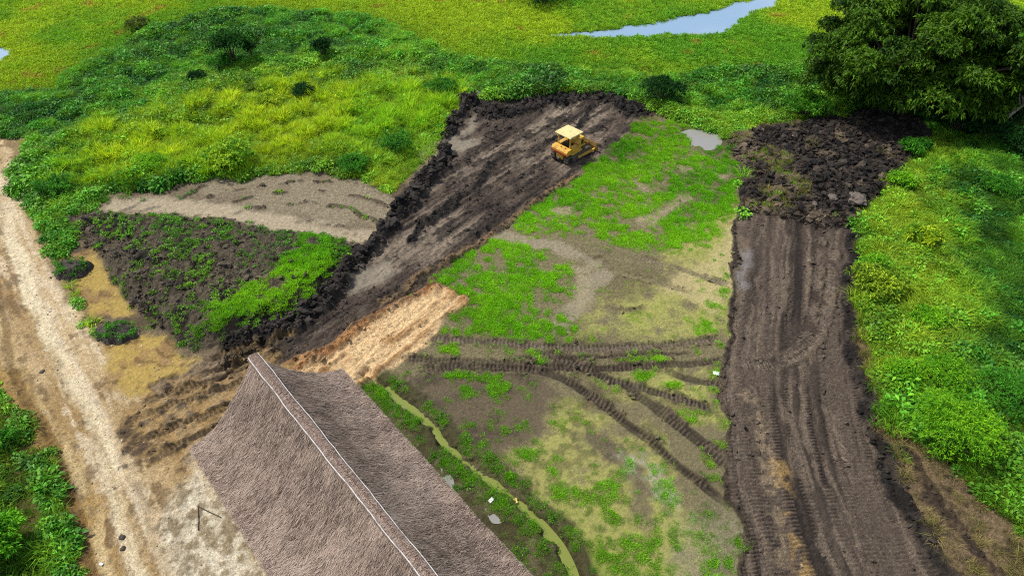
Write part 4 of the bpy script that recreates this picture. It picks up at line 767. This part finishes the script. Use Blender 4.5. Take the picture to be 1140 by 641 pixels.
for y in np.arange(-1.2, -BL+0.5, -8.0):
    V, FA = tube_arr([(0, y, -0.3), (0, y, 3.4), (0, y, 6.7)], [0.16, 0.15, 0.13], 10); link('king_post', mesh_np('king_post', V, FA, True), bld, M_LOG)
tag(bld, 'long grey brown thatched roof building with white cords along its ridge', 'building')

# ------------------------------------------------------------------ bulldozer
M_YEL = mat_plain('yellow_paint', S(214, 164, 56), 0.6, dirt=S(128, 100, 62), dirt_amt=0.8, scale=2.6); M_CAN = mat_plain('faded_yellow_paint', S(222, 200, 136), 0.6, dirt=S(170, 142, 88), dirt_amt=0.7, scale=2.5)
M_RED = mat_plain('red_paint', S(160, 44, 22), 0.5, dirt=S(100, 40, 24), scale=3); M_TRK = mat_plain('muddy_steel', S(84, 74, 63), 0.85, dirt=S(122, 108, 90), dirt_amt=0.8, scale=3, bump=0.4); M_BLK = mat_plain('black_steel', S(34, 32, 30), 0.6, scale=4); M_BLADE = mat_plain('blade_steel', S(150, 118, 60), 0.6, 0.2, dirt=S(84, 72, 60), dirt_amt=0.9, scale=2.0)
def bm_obj(name, bm, parent, mat, bevel=0.0):
    if bevel: bmesh.ops.bevel(bm, geom=[e for e in bm.edges if e.is_manifold and e.calc_face_angle(0) > 0.5], offset=bevel, segments=2, affect='EDGES', profile=0.6, clamp_overlap=True)
    bmesh.ops.recalc_face_normals(bm, faces=bm.faces); me = bpy.data.meshes.new(name); bm.to_mesh(me); bm.free(); return link(name, me, parent, mat)
def prism(name, prof_, y0, y1, parent, mat, bevel=0.02):
    """side profile (x,z) extruded from y0 to y1"""
    bm = bmesh.new(); a = [bm.verts.new((x, y0, z)) for x, z in prof_]; b = [bm.verts.new((x, y1, z)) for x, z in prof_]; n = len(a)
    bm.faces.new(a); bm.faces.new(b[::-1])
    for k in range(n): bm.faces.new((a[k], b[k], b[(k+1) % n], a[(k+1) % n]))
    return bm_obj(name, bm, parent, mat, bevel)
def box(name, c, s, parent, mat, bevel=0.02):
    x, y, z = c; return prism(name, [(x-s[0]/2, z-s[2]/2), (x+s[0]/2, z-s[2]/2), (x+s[0]/2, z+s[2]/2), (x-s[0]/2, z+s[2]/2)], y-s[1]/2, y+s[1]/2, parent, mat, bevel)
def cyl(name, p0, p1, rad, parent, mat, seg=14):
    p0 = np.array(p0, float); p1 = np.array(p1, float); V, FA = tube_arr([p0, p1], [rad, rad], seg); n = len(V)
    bm = bmesh.new(); vs = [bm.verts.new(v) for v in V]
    for f in FA: bm.faces.new([vs[k] for k in f])
    bm.faces.new(vs[:seg][::-1]); bm.faces.new(vs[seg:]); return bm_obj(name, bm, parent, mat)
r0, r1, l0 = spot(630, 185), spot(659, 168), spot(612, 177)
hd = r1-r0; head = math.atan2(hd[1], hd[0]); ctr = (r0+l0)/2+hd/np.linalg.norm(hd)*1.95
dz = empty('bulldozer', (ctr[0], ctr[1], gz(ctr[0], ctr[1])-0.02), head)
def track(y):
    sw = 0.52; path = []; R_ = 0.42; xa, xb = -1.42, 1.42
    for k in range(9): a = math.pi/2+k/8*math.pi; path.append((xa+R_*math.cos(a), R_+R_*math.sin(a)))
    for k in range(9): a = -math.pi/2+k/8*math.pi; path.append((xb+R_*math.cos(a), R_+R_*math.sin(a)))
    t = prism('track', path, y-sw/2, y+sw/2, dz, M_TRK, 0.0)
    # shoes with grouser bars around the loop
    L_ = 2*(xb-xa)+2*math.pi*R_; n = 40; bm = bmesh.new()
    for k in range(n):
        s = k/n*L_
        if s < xb-xa: p = (xa+s, 0.0); nrm = (0, -1)
        elif s < xb-xa+math.pi*R_: a = -math.pi/2+(s-(xb-xa))/R_; p = (xb+R_*math.cos(a), R_+R_*math.sin(a)); nrm = (math.cos(a), math.sin(a))
        elif s < 2*(xb-xa)+math.pi*R_: p = (xb-(s-(xb-xa)-math.pi*R_), 2*R_); nrm = (0, 1)
        else: a = math.pi/2+(s-2*(xb-xa)-math.pi*R_)/R_; p = (xa+R_*math.cos(a), R_+R_*math.sin(a)); nrm = (math.cos(a), math.sin(a))
        M4 = Matrix(((-nrm[1], 0, nrm[0], p[0]+nrm[0]*0.02), (0, 1, 0, y), (nrm[0], 0, nrm[1], p[1]+nrm[1]*0.02), (0, 0, 0, 1)))
        for sx, sz, ox, oz in ((0.185, 0.03, 0, 0.0), (0.035, 0.06, 0.06, 0.04)):
            bmesh.ops.create_cube(bm, size=1, matrix=M4 @ Matrix.Translation((ox, 0, oz)) @ Matrix.Diagonal((sx, sw+0.04, sz, 1)))
    tag(bm_obj('track_shoes', bm, t, M_TRK), kind='stuff')
    o = 1 if y > 0 else -1
    cyl('sprocket', (xa, y, R_), (xa, y+o*(sw/2+0.03), R_), 0.30, t, M_BLK, 16); cyl('idler', (xb, y, R_), (xb, y+o*(sw/2+0.03), R_), 0.28, t, M_TRK, 16)
    box('roller_frame', (0, y+o*(sw/2+0.02), 0.30), (2.1, 0.06, 0.24), t, M_TRK)
    for k in range(5): cyl('roller', (-0.85+k*0.43, y+o*0.1, 0.14), (-0.85+k*0.43, y+o*(sw/2+0.035), 0.14), 0.11, t, M_BLK, 10)
for y in (-0.92, 0.92): track(y)
box('chassis', (0.0, 0, 0.72), (3.0, 1.26, 0.62), dz, M_YEL, 0.04)
box('transmission_case', (-1.62, 0, 0.72), (0.5, 0.9, 0.6), dz, M_YEL, 0.06); box('drawbar', (-1.98, 0, 0.52), (0.35, 0.28, 0.16), dz, M_TRK)
tank = prism('fuel_tank', [(-1.98, 1.05), (-1.25, 1.05), (-1.25, 1.62), (-1.80, 1.60), (-1.98, 1.40)], -1.08, 1.08, dz, M_YEL, 0.04)
box('bumper_stripe', (-1.995, 0, 1.15), (0.05, 2.12, 0.16), tank, M_RED, 0.01)
for y in (-0.5, 0.1): cyl('filler_cap', (-1.55, y, 1.58), (-1.55, y, 1.66), 0.07, tank, M_BLK, 10)
for y in (-0.93, 0.93):
    prism('fender', [(-1.3, 0.98), (0.15, 0.98), (0.30, 1.06), (0.30, 1.14), (-1.3, 1.14)], y-0.30, y+0.30, dz, M_YEL, 0.02)
    box('arm_rest_box', (-0.55, y*0.86, 1.38), (1.15, 0.42, 0.50), dz, M_YEL, 0.04)
box('floor_plate', (-0.35, 0, 1.06), (1.8, 1.2, 0.06), dz, M_BLK)
seat = prism('seat', [(-0.95, 1.15), (-0.40, 1.15), (-0.38, 1.42), (-0.78, 1.40), (-0.92, 1.95), (-1.02, 1.95)], -0.28, 0.28, dz, M_BLK, 0.04)
hood = prism('hood', [(0.30, 1.03), (1.62, 1.03), (1.66, 1.66), (1.55, 1.74), (0.30, 1.84)], -0.40, 0.40, dz, M_YEL, 0.05)
for y in (-0.415, 0.415): box('engine_side', (0.95, y, 1.28), (0.85, 0.05, 0.42), hood, M_BLK, 0.01)
box('radiator_grille', (1.665, 0, 1.34), (0.06, 0.7, 0.52), hood, M_BLK, 0.01)
cyl('exhaust_stack', (0.98, 0.12, 1.75), (0.98, 0.12, 2.55), 0.06, hood, M_BLK, 10); cyl('air_cleaner', (0.62, -0.16, 1.78), (0.62, -0.16, 2.12), 0.12, hood, M_YEL, 12); cyl('air_cleaner_cap', (0.62, -0.16, 2.12), (0.62, -0.16, 2.18), 0.15, hood, M_BLK, 12)
box('dashboard', (0.22, 0, 1.60), (0.22, 1.0, 0.62), dz, M_YEL, 0.03)
prism('side_console', [(-0.10, 1.12), (0.36, 1.12), (0.36, 1.98), (0.05, 1.98), (-0.10, 1.7)], -0.95, -0.52, dz, M_YEL, 0.03); prism('side_console', [(-0.10, 1.12), (0.36, 1.12), (0.36, 1.9), (0.05, 1.9), (-0.10, 1.6)], 0.52, 0.95, dz, M_YEL, 0.03)
for x in (-1.20, 0.16):
    for y in (-0.78, 0.78): box('canopy_post', (x, y, 1.98), (0.11, 0.11, 1.8), dz, M_YEL, 0.02)
can = prism('canopy_roof', [(-1.52, 2.84), (0.46, 2.84), (0.50, 2.88), (0.46, 2.97), (-1.48, 3.00), (-1.54, 2.92)], -1.04, 1.04, dz, M_CAN, 0.03)
box('roof_rim', (-0.52, 0, 2.80), (1.8, 1.9, 0.06), can, M_YEL, 0.01)
cyl('work_lamp', (-1.40, 0.7, 2.70), (-1.52, 0.7, 2.68), 0.08, can, M_CAN, 10); cyl('control_lever', (-0.05, -0.3, 1.1), (-0.2, -0.3, 1.75), 0.025, dz, M_BLK, 6); cyl('control_lever', (-0.05, 0.3, 1.1), (-0.2, 0.3, 1.7), 0.025, dz, M_BLK, 6)
bl = prism('blade', [(2.42, 0.02), (2.52, 0.0), (2.40, 0.30), (2.36, 0.62), (2.46, 1.0), (2.36, 1.02), (2.27, 0.62), (2.31, 0.28)], -1.55, 1.55, dz, M_BLADE, 0.01)
for y in (-1.5, 1.5): prism('end_plate', [(2.26, 0.0), (2.58, 0.0), (2.50, 0.9), (2.44, 1.03), (2.30, 1.03)], y-0.03, y+0.03, bl, M_BLADE, 0.0)
for y in (-1.30, 1.30):
    prism('push_arm', [(-0.35, 0.34), (2.30, 0.22), (2.30, 0.44), (-0.35, 0.54)], y-0.08, y+0.08, dz, M_YEL, 0.02)
    cyl('lift_cylinder', (1.30, y*0.36, 1.40), (2.28, y*0.36, 0.80), 0.06, dz, M_YEL, 10)
dz.scale = (0.94,)*3
tag(dz, 'muddy yellow crawler bulldozer with pale canopy on the scraped strip', 'bulldozer')

# ------------------------------------------------------------------ small things
M_EARTH = mat_plain('dark_earth', S(66, 57, 50), 0.9, dirt=S(38, 33, 29), dirt_amt=0.9, scale=2.5, bump=0.8); M_EARTH2 = mat_plain('grey_earth', S(104, 92, 82), 0.9, dirt=S(66, 58, 50), dirt_amt=0.9, scale=2.5, bump=0.8)
def lump(name, label, px, py, rad, mat, cat, seed, group=None, flat=0.7, sub=3, amp=0.3):
    me = clod_mesh(name, seed, sub, amp, flat); me.materials.append(mat); o = bpy.data.objects.new(name, me); COL.objects.link(o); b = spot(px, py); o.location = (b[0], b[1], b[2]+rad*0.18); o.scale = (rad,)*3; o.rotation_euler.z = seed; return tag(o, label, cat, group)
def heap(name, label, px, py, rx, ry, ht, seed):
    """spoil heap with a few weeds on it"""
    b = spot(px, py); e = empty(name, b); n = 60; g = np.linspace(-1.25, 1.25, n); GX, GY = np.meshgrid(g, g); gx, gy = GX.ravel(), GY.ravel(); r = np.sqrt(gx**2+gy**2)
    z = ht*np.clip(1-r**2*(1+0.4*fbm(gx*3+seed, gy*3, 1.2, 2, 1)), -0.25, 1)+0.22*ht*fbm(gx*rx+seed*3, gy*ry, 0.5, 4, 2); z = np.where(r > 1.1, -0.3, z)
    V = np.stack([gx*rx, gy*ry, z], 1); k = (np.arange(n-1)[:, None]*n+np.arange(n-1)[None, :]).ravel(); me = mesh_np('soil', V, np.stack([k, k+1, k+n+1, k+n], 1), True); link('soil', me, e, M_EARTH)
    rr = np.random.default_rng(seed); lob = []
    for q in range(16): a = rr.random()*6.28; d = rr.random()**0.5*0.8; lob.append((np.array([d*rx*math.cos(a), d*ry*math.sin(a), ht*(1-d*d)]), np.array([0.3, 0.3, 0.16])))
    fol_mesh('weeds', lob, 10, 6, 0.2, 0.07, MG, rr, M_FEATH, e, 0.2); return tag(e, label, 'heap')
heap('spoil_heap', 'small dark weedy spoil heap left of the ochre pool', 80, 302, 1.5, 1.3, 0.85, 401)
heap('spoil_heap', 'small dark weedy spoil heap between the two ochre pools', 130, 372, 1.6, 1.0, 0.7, 402)
k = 0; tries = 0
while k < 18 and tries < 4000:
    tries += 1; px, py = random.uniform(815, 1030), random.uniform(135, 248); p = un(px, py); gi = grid_at(np.array([p[0]]), np.array([p[1]]))[0]
    if zone[gi] != ZN.index('clod_field'): continue
    lump('earth_clod', 'large clod among the turned dark earth under the big tree', px, py, random.uniform(0.22, 0.36), M_EARTH if k % 4 else M_EARTH2, 'clod', 500+k, 'large clods in the clod field', 0.65, 2); k += 1
lump('earth_clod', 'largest grey smooth clod at the lower right of the clod field', 954, 222, 0.75, M_EARTH2, 'clod', 561, None, 0.6)
lump('earth_clod', 'second grey clod left of the largest smooth one', 928, 222, 0.5, M_EARTH2, 'clod', 562, None, 0.6)
M_STONE = mat_plain('dark_stone', S(66, 58, 48), 0.8, scale=5); M_WHITE = mat_plain('white_plastic', S(226, 228, 230), 0.4, dirt=S(190, 186, 176), scale=6); M_YPL = mat_plain('yellow_plastic', S(214, 186, 90), 0.5, scale=6); M_ROD = mat_plain('rusty_iron', S(78, 66, 54), 0.8, dirt=S(50, 42, 36), scale=8)
lump('stone', 'upper of two dark stones on the dirt road near the roof', 136, 598, 0.16, M_STONE, 'stone', 571, None, 0.7, 2)
lump('stone', 'lower of two dark stones on the dirt road near the roof', 137, 610, 0.13, M_STONE, 'stone', 572, None, 0.7, 2)
lump('stone', 'dark stone on the sandy road left of the ruts', 47, 414, 0.14, M_STONE, 'stone', 573, None, 0.6, 2)
lump('stone', 'grey boulder at the top left tip of the scraped strip', 533, 107, 0.5, M_EARTH2, 'stone', 574, None, 0.7, 3, 0.15)
def scrap(label, px, py, size, mat, seed):
    r = np.random.default_rng(seed); n = 9; g = np.linspace(-1, 1, n); GX, GY = np.meshgrid(g, g); V = np.stack([GX.ravel()*size*(1+0.15*r.normal(size=n*n)), GY.ravel()*size*0.7*(1+0.15*r.normal(size=n*n)), 0.05+size*0.35*np.abs(fbm(GX.ravel()*2+seed, GY.ravel()*2, 1.0, 3, 1))], 1)
    k = (np.arange(n-1)[:, None]*n+np.arange(n-1)[None, :]).ravel(); me = mesh_np('plastic_scrap', V, np.stack([k, k+1, k+n+1, k+n], 1), True); o = link('plastic_scrap', me, None, mat); b = spot(px, py); o.location = b; o.rotation_euler.z = seed
    md = o.modifiers.new('thick', 'SOLIDIFY'); md.thickness = 0.01; return tag(o, label, 'litter')
scrap('white plastic scrap at the left edge of the mud road', 797, 416, 0.22, M_WHITE, 581); scrap('white plastic scrap on the bank between roof and ditch', 547, 557, 0.16, M_WHITE, 582); scrap('yellow plastic scrap on the bank beside the ditch', 574, 557, 0.16, M_YPL, 583); scrap('tiny white plastic scrap at the bottom of the dirt road', 113, 628, 0.10, M_WHITE, 584)
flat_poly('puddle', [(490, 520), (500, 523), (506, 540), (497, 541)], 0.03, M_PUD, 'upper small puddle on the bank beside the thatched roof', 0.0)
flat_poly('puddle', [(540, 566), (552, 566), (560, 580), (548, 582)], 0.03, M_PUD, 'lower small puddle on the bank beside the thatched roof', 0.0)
e = spot(221, 590); a_ = spot(221, 564); b_ = spot(246, 576); P_ = np.array([e, a_*0.97+e*0.03, a_, a_*0.97+b_*0.03, b_]); P_[:, 2] += 0.05; org = P_[0].copy()
V, FA = tube_arr(smooth_line(P_-org, 3), np.full(13, 0.026), 7); o = link('bent_rod', mesh_np('bent_rod', V, FA, True), None, M_ROD); o.location = org; tag(o, 'bent dark iron rod lying on pale rubble beside the thatched roof', 'rod')
